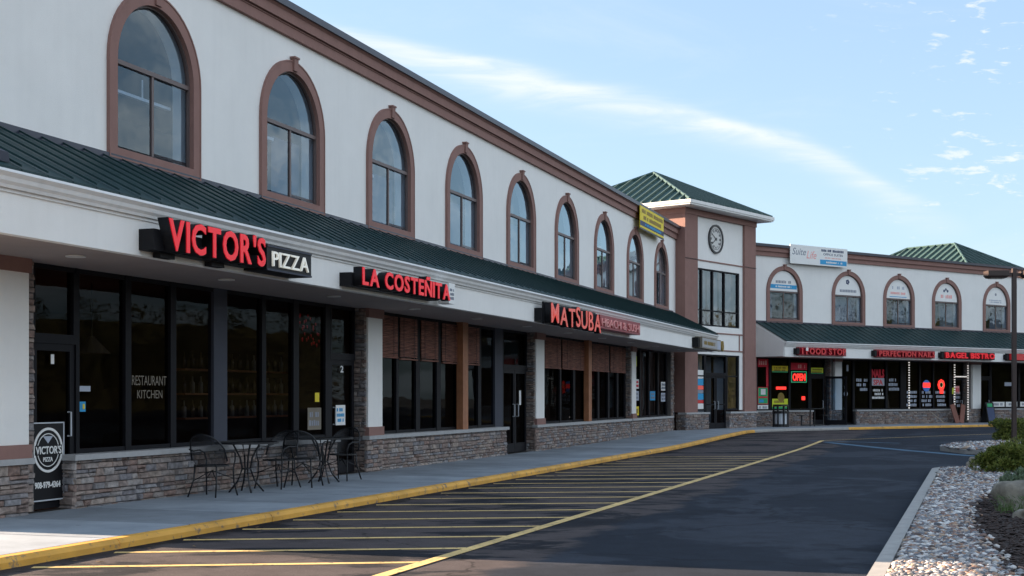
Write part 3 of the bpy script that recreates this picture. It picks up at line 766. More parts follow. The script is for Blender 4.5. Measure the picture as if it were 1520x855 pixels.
def storefront(parent, fr_w, posts, zb_list, ztop=3.12, header=None, glass='glass', pname='shop_window', trans=None, label=None):
    """posts: list of (u0,u1) vertical members; panes between consecutive ones; zb per bay (None = leave open)"""
    first = posts[0][0]
    fr = MB()
    for (a, b) in posts[:1]: fr.bx(a, b, fr_w - .05, fr_w + .05, min(z for z in zb_list if z is not None), ztop)
    w = fr.build(pname, M['alum'], parent)
    for k, ((a, b), (c, d)) in enumerate(zip(posts, posts[1:])):
        MB().bx(c, d, fr_w - .05, fr_w + .05, min([z for z in (zb_list[k], zb_list[min(k + 1, len(zb_list) - 1)]) if z is not None] or [.77]), ztop).build('mullion', M['alum_grey'] if d - c > .3 else M['alum'], w)
        zb = zb_list[k]
        if zb is None: continue
        MB().bx(b, c, fr_w - .04, fr_w + .04, zb, zb + .06).build('rail', M['alum'], w); MB().bx(b, c, fr_w - .04, fr_w + .04, ztop - .06, ztop).build('rail', M['alum'], w)
        MB().poly([(b, -fr_w, zb + .06), (c, -fr_w, zb + .06), (c, -fr_w, ztop - .06), (b, -fr_w, ztop - .06)]).build('pane', M[glass], w)
        if trans: MB().bx(b, c, fr_w - .035, fr_w + .035, trans, trans + .05).build('rail', M['alum'], w)
    return w
def glazed_door(parent, u0, u1, w, zb=.12, zh=2.15, ztop=3.12, handle_right=True, mat='alum', leaves=1, label=None, inner=None):
    d = MB().bx(u0, u1, w - .05, w + .05, zh, zh + .12).bx(u0, u1, w - .04, w + .04, ztop - .06, ztop).bx(u0, u0 + .05, w - .05, w + .05, zh + .12, ztop - .06).bx(u1 - .05, u1, w - .05, w + .05, zh + .12, ztop - .06).build('door', M[mat], parent)
    MB().poly([(u0 + .05, -w, zh + .12), (u1 - .05, -w, zh + .12), (u1 - .05, -w, ztop - .06), (u0 + .05, -w, ztop - .06)]).build('pane', M['glass'], d)
    n = leaves; W = (u1 - u0) / n
    for k in range(n):
        a, b = u0 + k * W + .01, u0 + (k + 1) * W - .01
        MB().bx(a, a + .09, w - .03, w + .03, zb, zh).bx(b - .09, b, w - .03, w + .03, zb, zh).bx(a + .09, b - .09, w - .03, w + .03, zb, zb + .22).bx(a + .09, b - .09, w - .03, w + .03, zh - .09, zh).build('door_leaf', M[mat], d)
        MB().poly([(a + .09, -w, zb + .22), (b - .09, -w, zb + .22), (b - .09, -w, zh - .09), (a + .09, -w, zh - .09)]).build('pane', M['glass'], d)
        hx = (b - .13) if (handle_right if n == 1 else k == 0) else a + .13
        MB().tube([(hx, -w - .03, 1.0), (hx, -w - .08, 1.0), (hx, -w - .08, 1.3), (hx, -w - .03, 1.3)], .012, 6).build('handle', M['trash_panel'], d)
    return d
W = -.22
storefront(left, W, [(.40, .48), (1.1, 1.2)], [.77])
glazed_door(left, 2.20, 3.03, W)
storefront(left, W, [(3.03, 3.10), (4.08, 4.21), (5.15, 5.29), (6.29, 6.67), (7.73, 7.86), (8.78, 8.97), (9.95, 10.13)], [.77] * 6)
glazed_door(left, 10.14, 11.14, W, handle_right=False)
storefront(left, W, [(11.92, 12.0), (13.0, 13.12), (13.98, 14.19), (15.1, 15.33), (16.3, 16.5), (17.6, 17.8), (18.75, 19.3)], [.77] * 6)
glazed_door(left, 19.32, 21.16, W, leaves=2)
storefront(left, W, [(22.0, 22.2), (24.0, 24.15), (25.3, 25.5), (26.5, 26.7), (27.9, 28.1), (29.1, 29.3), (30.2, 30.4), (31.2, 31.35)], [.77] * 7)
storefront(left, W, [(31.95, 32.1), (33.3, 33.5), (34.6, 34.75), (36.0, 36.2), (37.4, 37.6)], [.77] * 4)
# timber posts
for a in (16.22, 26.35): MB().bx(a, a + .32, -.16, -.01, .77, 3.12).build('timber_post', M['wood'], left)
# knee walls with sills and individual stones
def knee(parent, u0, u1, zs=.70, w=0, limit=300, left_side=True, right_side=False, zb=.05):
    k = MB().bx(u0 + .03, u1 - .03, w - .20, w - .045, 0, zs).build('knee_wall', M['mortar'], parent)
    jb = stones(k, stone_layout(u0, u1, zb, zs, rs), w, 'u', limit, rs)
    if left_side:
        j2 = stones(k, stone_layout(w - .26, w + .02, zb, zs, rs, lmin=.2, lmax=.3), u0, 's', limit, rs)
        i = len(jb.v); jb.v += j2.v; jb.f += [tuple(i + t for t in f) for f in j2.f]
    if jb.v: jb.build('stone_veneer', M['stone'], k, kind='stuff')
    MB().bx(u0 - .03, u1 + .03, w - .20, w + .06, zs, zs + .07).build('sill', M['sill'], k)
    return k
def pier(parent, u0, u1, base=.93, cap=2.95, limit=300, zs=.70, wf=.03):
    p = MB().bx(u0 + .04, u1 - .02, -.30, -.05, 0, 3.12).build('pier', M['mortar'], parent)
    j = MB().bx(u0 + .05, u1, -.05, wf, base, cap).build('pilaster', M['stucco'], p)
    MB().bx(u0 + .03, u1 + .02, -.05, wf + .03, cap, 3.12).build('pilaster_cap', M['brown'], p)
    MB().bx(u0 + .03, u1 + .02, -.05, wf + .03, .77, base).build('pilaster_base', M['brown'], p)
    MB().bx(u0 - .02, u1 + .04, -.05, wf + .06, .70, .77).build('sill', M['sill'], p)
    jb = stones(p, stone_layout(u0, u1, .05, .70, rs, lmin=.15, lmax=.35), wf, 'u', limit, rs)
    j2 = stones(p, stone_layout(-.30, .0, .05, 3.12, rs, lmin=.15, lmax=.32), u0 + .03, 's', 0, rs)
    i = len(jb.v); jb.v += j2.v; jb.f += [tuple(i + t for t in f) for f in j2.f]
    jb.build('stone_veneer', M['stone'], p, kind='stuff')
    return p
p1 = pier(left, 1.22, 1.88)
MB().bx(.38, 1.2, -.2, 0, 0, .76).build('near_knee_wall', M['mortar'], left)
jb = stones(p1, stone_layout(1.88, 2.14, .05, 3.12, rs, lmin=.26, lmax=.3), -.10, 'u', 0, rs); jb.build('stone_veneer', M['stone'], p1, kind='stuff')
MB().bx(1.86, 2.18, -.3, -.14, 0, 3.12).build('pier_core', M['mortar'], p1)
knee(left, 2.74, 10.05)
pier(left, 11.22, 11.90)
knee(left, 11.90, 19.10, left_side=False)
pier(left, 21.24, 21.98); knee(left, 21.98, 31.32, left_side=False)
pier(left, 31.34, 31.94); knee(left, 31.94, 37.6, left_side=False)
MB().bx(37.6, 38.1, -.3, -.05, 0, 3.12).build('end_pier', M['mortar'], left)
jb = stones(left, stone_layout(37.62, 38.05, .05, 3.12, rs), -.02, 'u', 0, rs); jb.build('stone_veneer', M['stone'], left, kind='stuff')
for k in range(12):
    uu = 1.73 + 3.3 * k
    if uu > 37: break
    o = MB().disc((0, 0, 0), .09, 'z', .02, 20).build('downlight', M['lamp_lens'], left, loc=(uu, -.8, 3.112))
    MB().ring((0, 0, -.004), .09, .115, 'z', .014, 24).build('trim_ring', M['white'], o)

# bamboo blinds (behind the glass)
def bamboo(u0, u1, z0, label, w=-.145):
    t = thing('bamboo_blind', label, 'blind', FL, (u0, w, 3.05), 0, 'rolled bamboo blinds')
    b = MB(); n = int((3.06 - z0) / .028)
    for k in range(n):
        z = 3.06 - (k + 1) * .028 - 3.05
        b.box(0, u1 - u0, -.006, .006, z, z + .022)
    b.build('slat_curtain', M['bamboo'], t, kind='stuff')
    MB().box(0, u1 - u0, -.02, .02, z0 - 3.05 - .03, z0 - 3.05).build('bottom_bar', M['bamboo'], t)
    cb = MB()
    for q in (.2, .8): cb.box((u1 - u0) * q - .01, (u1 - u0) * q + .01, -.012, -.008, z0 - 3.05, .0)
    cb.build('cord', M['brown_dark'], t)
W_in = -.34
for (a, b, z0, lb) in [(12.02, 13.0, 2.27, 'reddish bamboo blind beside the second pier, first window of the middle shop'),
                       (13.12, 13.98, 2.25, 'reddish bamboo blind in the second window right of the second pier'),
                       (14.19, 15.1, 2.25, 'reddish bamboo blind in the third window right of the second pier'),
                       (15.33, 16.25, 2.23, 'reddish bamboo blind just left of the first orange timber post'),
                       (16.55, 17.6, 2.23, 'narrow bamboo blind just right of the first orange timber post'),
                       (22.2, 24.0, 2.27, 'wide bamboo blind in the first window right of the third pier'),
                       (24.15, 26.4, 2.27, 'wide bamboo blind just left of the second orange timber post'),
                       (26.75, 29.1, 2.27, 'wide bamboo blind just right of the second orange timber post'),
                       (29.3, 31.2, 2.27, 'bamboo blind beside the slim white fourth pier')]:
    bamboo(a, b, z0, lb)
# beige curtains in the fourth shop
for (a, b) in ((32.3, 33.3), (33.7, 34.55), (34.85, 35.7), (36.3, 37.2)):
    cb = MB(); n = 16; prev = None
    for k in range(n + 1):
        x = a + (b - a) * k / n; y = .38 + .025 * math.sin(k * 2.2)
        if prev: cb.poly([(prev[0], prev[1], .8), (x, y, .8), (x, y, 3.05), (prev[0], prev[1], 3.05)])
        prev = (x, y)
    cb.build('drape', M['curtain_beige'], left)

# ------------------------------------------------------------------ TOWER
tower = thing('clock_tower', 'square corner tower with round clock and green pyramid roof between the two shop rows', 'tower', FT, (0, 0, 0))
TW, TD = 5.55, 6.2; g0 = .14
MB().bx(0, .93, -.6, 0, g0 + .75, 8.30).build('corner_pillar', M['brown'], tower)
MB().bx(4.62, TW, -.6, 0, g0 + .75, 8.30).build('corner_pillar', M['brown'], tower)
MB().box(.002, .5, .6, TD, .1, 8.30).build('side_wall', M['brown'], tower)
MB().box(TW - .5, TW - .002, .6, TD, .1, 8.30).build('side_wall', M['brown'], tower)
MB().box(-.03, .0, 1.15, 2.6, 7.4, 8.05).build('side_wall_inset', M['stucco'], tower)
MB().box(.5, TW - .5, TD - .2, TD, .1, 8.3).build('back_wall', M['brown'], tower)
MB().box(-.03, TW + .03, -.03, TD, 8.30, 8.52).build('frieze', M['brown'], tower)
# front infill: white panel with openings
fp = MB(); fp.bx(.93, 4.62, -.25, -.10, 6.36, 8.30)
fp.bx(4.36, 4.62, -.25, -.10, .95, 6.36); fp.bx(.93, 4.36, -.25, -.10, 3.10, 4.18)
fp.build('front_wall', M['stucco'], tower)
for zz in (6.63, 3.90, 3.24): MB().bx(.93, 4.62, -.10, -.075, zz, zz + .05).build('trim_line', M['brown'], tower)
MB().bx(4.30, 4.36, -.10, -.075, 3.29, 3.90).build('trim_line', M['brown'], tower)
MB().bx(.0, .93, 0, .015, 6.63, 6.66).build('trim_line', M['brown_dark'], tower); MB().bx(4.62, TW, 0, .015, 6.63, 6.66).build('trim_line', M['brown_dark'], tower)
tw = storefront(tower, -.17, [(.93, 1.0), (1.40, 1.48), (2.24, 2.32), (3.15, 3.23), (4.26, 4.36)], [4.18] * 4, 6.36, trans=4.75, glass='glass_up', pname='tower_window')
storefront(tower, -.17, [(.93, 1.0), (1.62, 1.72)], [.95], 3.10, glass='glass_up', pname='tower_window', trans=2.25)
storefront(tower, -.17, [(3.34, 3.44), (4.26, 4.36)], [.95], 3.10, glass='glass_up', pname='tower_window', trans=2.25)
dd = glazed_door(tower, 1.72, 3.34, -.17, zb=g0 + .11, zh=2.28, ztop=3.10, leaves=2)
MB().bx(1.8, 3.26, -.20, -.14, 1.15, 1.20).build('push_rail', M['alum'], dd)
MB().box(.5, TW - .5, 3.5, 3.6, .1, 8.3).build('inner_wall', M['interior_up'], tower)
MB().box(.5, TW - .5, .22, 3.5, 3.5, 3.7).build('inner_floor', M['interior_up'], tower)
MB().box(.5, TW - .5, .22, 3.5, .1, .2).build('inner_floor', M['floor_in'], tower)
for (a, b) in ((1.5, 2.2), (2.36, 3.1), (3.3, 4.2)):
    cb = MB(); prev = None
    for k in range(15):
        x = a + (b - a) * k / 14; y = .42 + .02 * math.sin(k * 2.2)
        if prev: cb.poly([(prev[0], prev[1], 4.3), (x, y, 4.3), (x, y, 6.3), (prev[0], prev[1], 6.3)])
        prev = (x, y)
    cb.build('drape', M['curtain_beige'], tower)
for a, b, sd in ((0, 1.70, True), (3.36, TW, False)):
    k = MB().bx(a + .03, b - .02, -.3, -.02, 0, g0 + .68).build('knee_wall', M['mortar'], tower)
    jb = stones(k, stone_layout(a, b, g0 + .05, g0 + .68, rs), .03, 'u', 0, rs)
    j2 = stones(k, stone_layout(-.4, .02, g0 + .05, g0 + .68, rs, lmin=.2, lmax=.3), a, 's', 0, rs)
    i = len(jb.v); jb.v += j2.v; jb.f += [tuple(i + t for t in f) for f in j2.f]
    jb.build('stone_veneer', M['stone'], k, kind='stuff')
    MB().bx(a - .03, b + .02, -.3, .08, g0 + .68, g0 + .75).build('sill', M['sill'], k)
for (a, b, z0_, z1_) in ((1.0, 1.6, .95, 3.05), (1.82, 3.25, .35, 3.05), (3.45, 4.25, .95, 3.05)):
    MB().box(a, b, .75, .78, z0_, z1_).build('screen', M['screen'], tower)
# clock
ck = MB().disc((0, 0, 0), .52, 'y', .02, 48).build('clock', M['clockface'], tower, loc=(2.42, .085, 7.55))
MB().ring((0, -.02, 0), .49, .56, 'y', .06, 48).build('clock_rim', M['black'], ck)
MB().ring((0, -.015, 0), .395, .41, 'y', .01, 48).build('clock_ring', M['black'], ck)
for h in range(12):
    a = PI / 2 - h * PI / 6; me = text_mesh(['XII', 'I', 'II', 'III', 'IIII', 'V', 'VI', 'VII', 'VIII', 'IX', 'X', 'XI'][h], M['black'], .085, .025 + .03 * len(['XII', 'I', 'II', 'III', 'IIII', 'V', 'VI', 'VII', 'VIII', 'IX', 'X', 'XI'][h]), .006, .01)
    n = len(['XII', 'I', 'II', 'III', 'IIII', 'V', 'VI', 'VII', 'VIII', 'IX', 'X', 'XI'][h]); wd_ = .025 + .03 * n
    link('numeral', me, ck, (.33 * math.cos(a) - wd_ / 2, -.014, .33 * math.sin(a) - .04))
for ang, ln, th in ((R(148), .34, .02), (R(215), .26, .028)):
    b = MB(); dx, dz = math.cos(ang), math.sin(ang); nx, nz = -dz * th, dx * th
    b.hexa([(nx - dx * .08, -.02, nz - dz * .08), (-nx - dx * .08, -.02, -nz - dz * .08), (-nx - dx * .08, -.03, -nz - dz * .08), (nx - dx * .08, -.03, nz - dz * .08),
            (dx * ln + nx * .3, -.02, dz * ln + nz * .3), (dx * ln - nx * .3, -.02, dz * ln - nz * .3), (dx * ln - nx * .3, -.03, dz * ln - nz * .3), (dx * ln + nx * .3, -.03, dz * ln + nz * .3)])
    b.build('clock_hand', M['black'], ck)
# roof
def hip_roof(parent, x0, x1, y0, y1, ze, zr, ridge_y=None, name='hip_roof', mat='green_tower', sp=.42):
    """pyramid (or hip with a ridge running back) with eaves rectangle"""
    cx = (x0 + x1) / 2
    ry0, ry1 = ridge_y if ridge_y else ((y0 + y1) / 2, (y0 + y1) / 2)
    A, B = (cx, ry0, zr), (cx, ry1, zr); c = [(x0, y0, ze), (x1, y0, ze), (x1, y1, ze), (x0, y1, ze)]
    b = MB(); b.poly([c[0], c[1], A]); b.poly([c[2], c[3], B])
    if ry0 != ry1: b.poly([c[1], c[2], B, A]); b.poly([c[3], c[0], A, B])
    else: b.poly([c[1], c[2], A]); b.poly([c[3], c[0], A])
    b.poly(c)
    ro = b.build(name, M[mat], parent)
    # seams: ribs running up the slope, clipped at the hips
    def rib(p, q):
        p, q = Vector(p), Vector(q); d = q - p
        if d.length < .15: return
        sb = MB(); side = d.cross(Vector((0, 0, 1))).normalized() * .02; up = Vector((0, 0, .10))
        sb.hexa([p - side, p + side, q + side, q - side, p - side + up, p + side + up, q + side + up, q - side + up])
        sb.build('roof_seam', M['seam'], ro)
    n = int((x1 - x0) / sp)
    for k in range(1, n):
        x = x0 + (x1 - x0) * k / n; t = 1 - abs(x - cx) / ((x1 - x0) / 2)
        rib((x, y0, ze), (x, y0 + (ry0 - y0) * t, ze + (zr - ze) * t))
    n = int((y1 - y0) / sp)
    for k in range(1, n):
        y = y0 + (y1 - y0) * k / n
        t = 1 if ry0 <= y <= ry1 else ((y - y0) / (ry0 - y0) if y < ry0 else (y1 - y) / (y1 - ry1))
        for xe in (x0, x1): rib((xe, y, ze), (xe + (cx - xe) * t, y, ze + (zr - ze) * t))
    for p, q in ((c[0], A), (c[1], A), (c[2], B), (c[3], B), (A, B)):
        p, q = Vector(p), Vector(q)
        if (q - p).length < .1: continue
        MB().tube([p + Vector((0, 0, .03)), q + Vector((0, 0, .05))], .06, 6).build('ridge_cap', M[mat], ro)
    return ro
o = .48
hip_roof(tower, -o, TW + o, -o, TD + o, 8.70, 10.42)
ev = MB()
ev.box(-o + .02, TW + o - .02, -o + .02, TD + o - .02, 8.52, 8.575); ev.build('eave_soffit', M['gutter'], tower)
gt = MB()
for (a, b, c, d) in ((-o - .07, TW + o + .07, -o - .07, -o + .02), (-o - .07, TW + o + .07, TD + o - .02, TD + o + .07)):
    gt.box(a, b, c, d, 8.60, 8.72); gt.box(a + .03, b - .03, c + .03, d, 8.54, 8.60)
for (a, b, c, d) in ((-o - .07, -o + .02, -o + .02, TD + o - .02), (TW + o - .02, TW + o + .07, -o + .02, TD + o - .02)):
    gt.box(a, b, c, d, 8.60, 8.72); gt.box(a + (.03 if a < 0 else 0), b - (0 if a < 0 else .03), c, d, 8.54, 8.60)
gt.build('eave_gutter', M['gutter'], tower)

# ------------------------------------------------------------------ RIGHT WING
right = thing('retail_building', 'angled white stucco shop row beyond the clock tower, arched windows with white printed tops', 'building', FR, (0, 0, 0))
cR = [1.73, 5.77, 9.20, 12.67, 16.54, 20.2, 24.0, 27.8]
wall = MB(); arch_wall(wall, -1.2, 30, 4.40, 7.60, cR); wall.build('upper_wall', M['stucco'], right)
for k, c in enumerate(cR): make_window(right, c, ['l', 'w', 'rl', 'r', 'rl', 'w', 'r', 'l'][k], mull=True)
cornice(right, -1.2, 30)
canopy(right, .05, 30)
MB().box(.05, .07, -1.48, 0, 3.12, 3.5).build('canopy_cheek', M['stucco'], right)
MB().prism([(0, 3.12), (-1.59, 3.12), (-1.59, 3.60), (-1.72, 3.66), (0, 4.50)], -.0, .03).build('canopy_cheek', M['stucco'], right)
MB().box(-.6, 30, 14, 14.2, 0, 7.7).build('back_wall', M['stucco'], right)
MB().box(29.8, 30, .1, 14, 0, 7.7).build('end_wall', M['stucco'], right)
MB().box(-.6, 29.8, .35, 14, 7.45, 7.6).build('flat_roof', M['coping'], right)
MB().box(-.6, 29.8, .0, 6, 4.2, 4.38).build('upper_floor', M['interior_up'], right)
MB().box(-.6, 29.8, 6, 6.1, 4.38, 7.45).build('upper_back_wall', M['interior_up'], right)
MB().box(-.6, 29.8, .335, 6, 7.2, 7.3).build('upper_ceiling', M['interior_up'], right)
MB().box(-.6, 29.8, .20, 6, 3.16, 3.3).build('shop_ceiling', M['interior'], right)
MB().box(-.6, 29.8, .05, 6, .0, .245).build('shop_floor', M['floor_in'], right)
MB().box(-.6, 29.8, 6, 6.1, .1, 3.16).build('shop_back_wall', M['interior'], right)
MB().bx(-1.2, 30, -.20, 0, 3.17, 4.42).build('lower_wall', M['stucco'], right)
MB().box(-.8, -.6, .34, 14, .1, 7.6).build('side_wall', M['stucco'], right)
MB().box(-1.2, .1, .0, .2, 0, 3.17).build('corner_wall', M['brown'], right)
for uu in (5.25, 9.7, 15.0, 21.0): MB().box(uu, uu + .12, .26, 6, .1, 3.16).build('party_wall', M['interior'], right)
zk = .90
storefront(right, W, [(.14, .33), (1.01, 1.13), (2.19, 2.31), (3.40, 3.53)], [zk] * 3)
glazed_door(right, 3.53, 4.45, W, zb=.26, zh=2.35)
# open door leaf, swung out
od = MB(); od.box(0, .05, -.0, .06, 0, 2.1).box(.83, .92, 0, .06, 0, 2.1).box(.05, .83, 0, .06, 0, .2).box(.05, .83, 0, .06, 2.0, 2.1)
odo = od.build('open_door_leaf', M['alum'], right, loc=(4.47, -.25 + .47, .26), rz=R(-62)) 
odo.location = (4.50, .18, .26)
MB().poly([(.05, .03, .2), (.83, .03, .2), (.83, .03, 2.0), (.05, .03, 2.0)]).build('pane', M['glass_up'], odo)
storefront(right, W, [(5.5, 5.6), (6.27, 6.41), (7.40, 7.54), (8.51, 8.65), (9.55, 9.80)], [.26, zk, zk, zk])
storefront(right, W, [(9.80, 9.95), (10.9, 11.0), (11.9, 12.0), (13.10, 13.25)], [zk] * 3)
glazed_door(right, 13.25, 14.20, W, zb=.26, zh=2.35)
glazed_door(right, 15.45, 16.3, W, zb=.26, zh=2.35)
storefront(right, W, [(16.3, 16.42), (18.6, 18.75), (20.8, 21.0), (23, 23.2), (25, 25.2), (27, 27.2), (29.6, 29.8)], [zk] * 6)
for a, b in ((.05, 3.5), (6.3, 13.2), (16.35, 29.8)):
    k = MB().bx(a + .03, b - .03, -.20, -.045, 0, zk - .07).build('knee_wall', M['mortar'], right)
    jb = stones(k, stone_layout(a, b, .22, zk - .07, rs), 0, 'u', 0, rs); jb.build('stone_veneer', M['stone'], k, kind='stuff')
    MB().bx(a - .02, b + .03, -.20, .06, zk - .07, zk).build('sill', M['sill'], k)
for a, b in ((4.62, 5.30), (14.35, 15.25)):
    k = MB().bx(a + .02, b - .02, -.35, -.06, 0, 3.12).build('pier', M['mortar'], right)
    jb = stones(k, stone_layout(a, b, .22, zk, rs), .02, 'u', 0, rs)
    j2 = stones(k, stone_layout(-.35, 0, .22, 3.1, rs, lmin=.15, lmax=.3), a, 's', 0, rs)
    i = len(jb.v); jb.v += j2.v; jb.f += [tuple(i + t for t in f) for f in j2.f]
    jb.build('stone_veneer', M['stone'], k, kind='stuff')
    MB().bx(a + .25, b, -.06, .05, zk, 3.0).build('pilaster', M['stucco'], k)
    MB().bx(a + .2, b + .03, -.06, .08, 3.0, 3.12).build('pilaster_cap', M['brown'], k)
# distant roof tower on the right row
hip_roof(right, 14.95, 19.5, .5, 8.0, 7.86, 9.18, (2.9, 5.8), name='hip_roof')
MB().box(15.3, 19.1, .9, 7.6, 7.6, 7.85).build('roof_base', M['brown'], right)

# ------------------------------------------------------------------ SHOP SIGNS
def letters(parent, txt, x0, x1, z0, h, w, depth, face, ret, bold=.03, name='letter', jitter=0):
    """individual channel letters, each with its own coloured face"""
    # advance widths from per-glyph meshes
    glyphs = []
    for ch in txt:
        if ch == ' ': glyphs.append((None, .38)); continue
        me = text_mesh(ch, M[ret], h, None, depth, bold); xs = [v.co.x for v in me.vertices]; glyphs.append((ch, (max(xs) - min(xs)) / h))
    tot = sum(g for _, g in glyphs) + .10 * (len(glyphs) - 1); sc = (x1 - x0) / (tot * h); x = x0
    for ch, gw in glyphs:
        wdt = gw * h * sc
        if ch:
            wdt = max(wdt, .02)
            hz = h * (1 + (random.uniform(-.06, .06) if jitter else 0))
            o = link(name, text_mesh(ch, M[ret], hz, wdt, depth, bold), parent, (x, -w, z0 + (random.uniform(-.02, .02) if jitter else 0)))
            if jitter: o.rotation_euler = (0, R(random.uniform(-5, 5)), 0)
            link('letter_face', text_mesh(ch, M[face], hz * .97, wdt * .95, .012, bold * .8), o, (wdt * .025, -depth / 2 - .008, hz * .015))
        x += wdt + .10 * h * sc
    return x
t = thing('shop_sign', "VICTOR'S PIZZA sign, big red channel letters and a black box with white letters", 'sign', FL, (1.5, 1.6, 3.1))
MB().bx(.30, 2.65, .0, .20, .06, .30).build('raceway', M['black_sign'], t)
letters(t, "VICTOR'S", .37, 2.58, .07, .37, .27, .14, 'red', 'black_sign', .03)
MB().bx(2.62, 3.85, .0, .34, .03, .36).build('cabinet', M['black_sign'], t)
MB().bx(2.62, 3.85, .34, .352, .03, .055).bx(2.62, 3.85, .34, .352, .335, .36).build('cabinet_trim', M['alum_grey'], t)
letters(t, 'PIZZA', 2.74, 3.74, .09, .21, .35, .012, 'white_lit', 'white_lit', .0)
MB().bx(.55, .85, .02, .12, .0, .06).build('bracket', M['black_sign'], t); MB().bx(1.65, 1.95, .02, .12, .0, .06).build('bracket', M['black_sign'], t)
t = thing('shop_sign', 'LA COSTENITA sign, narrow red channel letters on a dark raceway', 'sign', FL, (6.25, 1.6, 3.1))
t['label'] = 'LA COSTE\u00d1ITA sign, narrow red channel letters ending in a small white plate'
MB().bx(.66, 4.1, .0, .20, .05, .25).build('raceway', M['black_sign'], t)
letters(t, 'LA COSTE\u00d1ITA', .72, 4.28, .07, .27, .27, .14, 'red', 'black_sign', .035)
MB().bx(4.33, 4.62, .10, .30, .02, .38).build('end_plate', M['white'], t)
scribble(MB(), 4.36, 4.59, .08, .30, .30, 3).build('plate_lettering', M['grey_print'], t)
t = thing('shop_sign', 'MATSUBA HIBACHI & SUSHI sign with tall ragged salmon letters and a maroon cabinet', 'sign', FL, (15.6, 1.6, 3.0))
MB().bx(.70, 5.0, .0, .18, .12, .40).build('raceway', M['black_sign'], t)
MB().bx(.75, 4.95, .16, .20, .06, .54).build('letter_backing', M['black_sign'], t)
letters(t, 'MATSUBA', .82, 4.90, .07, .46, .27, .14, 'salmon', 'black_sign', .01, jitter=1)
MB().bx(5.0, 9.15, .0, .30, .17, .50).build('cabinet', M['maroon'], t)
letters(t, 'HIBACHI & SUSHI', 5.1, 9.0, .22, .22, .31, .015, 'pink_text', 'pink_text', -.012)
t = thing('shop_sign', 'short olive cabinet sign with blue-ended lettering at the far end of the left canopy', 'sign', FL, (32.9, 1.6, 3.05))
MB().bx(.45, .9, .0, .22, .10, .42).build('raceway', M['black_sign'], t)
MB().bx(.7, 4.2, .05, .30, .07, .46).build('cabinet', M['etched'], t)
MB().bx(.74, 3.5, .30, .304, .11, .42).build('face', M['sill'], t)
scribble(MB(), 1.0, 3.2, .17, .37, .305, 1).build('lettering', M['brown_print'], t)
MB().bx(3.5, 4.16, .30, .304, .11, .42).build('face_end', M['pale_print'], t)
MB().disc((4.9, -.16, .27), .19, 'y', .2, 24).build('round_badge', M['brown_print'], t)

RS = [('1 FOOD STOP', .75, 3.5, 'FOOD STOP sign in dull red letters at the tower end of the right shop row', .22),
      ('PERFECTION NAILS', 5.55, 9.4, 'PERFECTION NAILS sign, dull red letters above the second shop of the right row', .20),
      ('BAGEL BISTRO', 10.1, 13.8, 'BAGEL BISTRO sign, bright red letters above the string lights', .22),
      ('PIZZA', 14.95, 18.5, 'red sign behind the lamp post at the right edge', .24)]
for i, (tx, a, b, lb, h) in enumerate(RS):
    t = thing('shop_sign', lb, 'sign', FR, (a - .35, 1.6, 3.15))
    MB().bx(.15, .3, 0, .2, .06, .30).build('raceway_end', M['black_sign'], t)
    MB().bx(.3, b - a + .42, .0, .16, .02, .35).build('raceway', M['maroon'] if i < 2 else M['black_sign'], t)
    if i < 3: letters(t, tx, .40, b - a + .33, .07, h + .03, .20, .06, 'red_dull' if i < 2 else 'red', 'maroon' if i < 2 else 'red_dull', .04)
    else: MB().bx(.4, b - a + .3, .16, .26, .04, .34).build('face', M['red_dull'], t)
    if i == 0: MB().bx(.62, .74, .24, .27, .2, .33).build('white_mark', M['white'], t)

# banners
t = thing('banner', 'yellow real-estate banner with a blue stripe, hung over the cornice near the tower', 'banner', FL, (31.65, .215, 7.0))
MB().bx(0, 3.5, 0, .02, .0, .74).build('sheet', M['yellow_print'], t)
scribble(MB(), .15, 3.35, .30, .70, .02, 2).build('lettering', M['brown_print'], t)
MB().bx(.0, 3.5, .02, .024, .10, .26).build('stripe', M['navy_print'], t)
scribble(MB(), .4, 3.2, .12, .24, .025, 1).build('stripe_lettering', M['blue_print'], t)
MB().bx(.0, 3.5, .02, .026, -.03, .03).build('hem', M['black'], t)
t = thing('banner', 'white Suite Life office banner with a blue phone strip on the right roof edge', 'banner', FR, (1.84, .215, 7.10))
MB().bx(0, 3.6, 0, .02, 0, .80).build('sheet', M['white'], t)
text('lettering', 'Suite', M['grey_print'], t, .12, .02, .38, .30, .85, .004, .005, .3)
text('lettering', 'Life', M['pink_text'], t, 1.0, .02, .26, .34, .62, .004, .005, .3)
scribble(MB(), 1.85, 3.5, .58, .74, .02, 1).build('lettering_row', M['navy_print'], t)
text('lettering', 'OFFICE SUITES', M['navy_print'], t, 2.05, .02, .45, .10, 1.25, .004, .01)
scribble(MB(), 2.0, 3.3, .32, .38, .02, 1).build('lettering_row', M['pink_text'], t)
MB().bx(1.85, 3.55, .02, .024, .06, .26).build('phone_strip', M['blue_print'], t)
scribble(MB(), 2.0, 3.4, .10, .22, .026, 1).build('strip_lettering', M['white'], t)

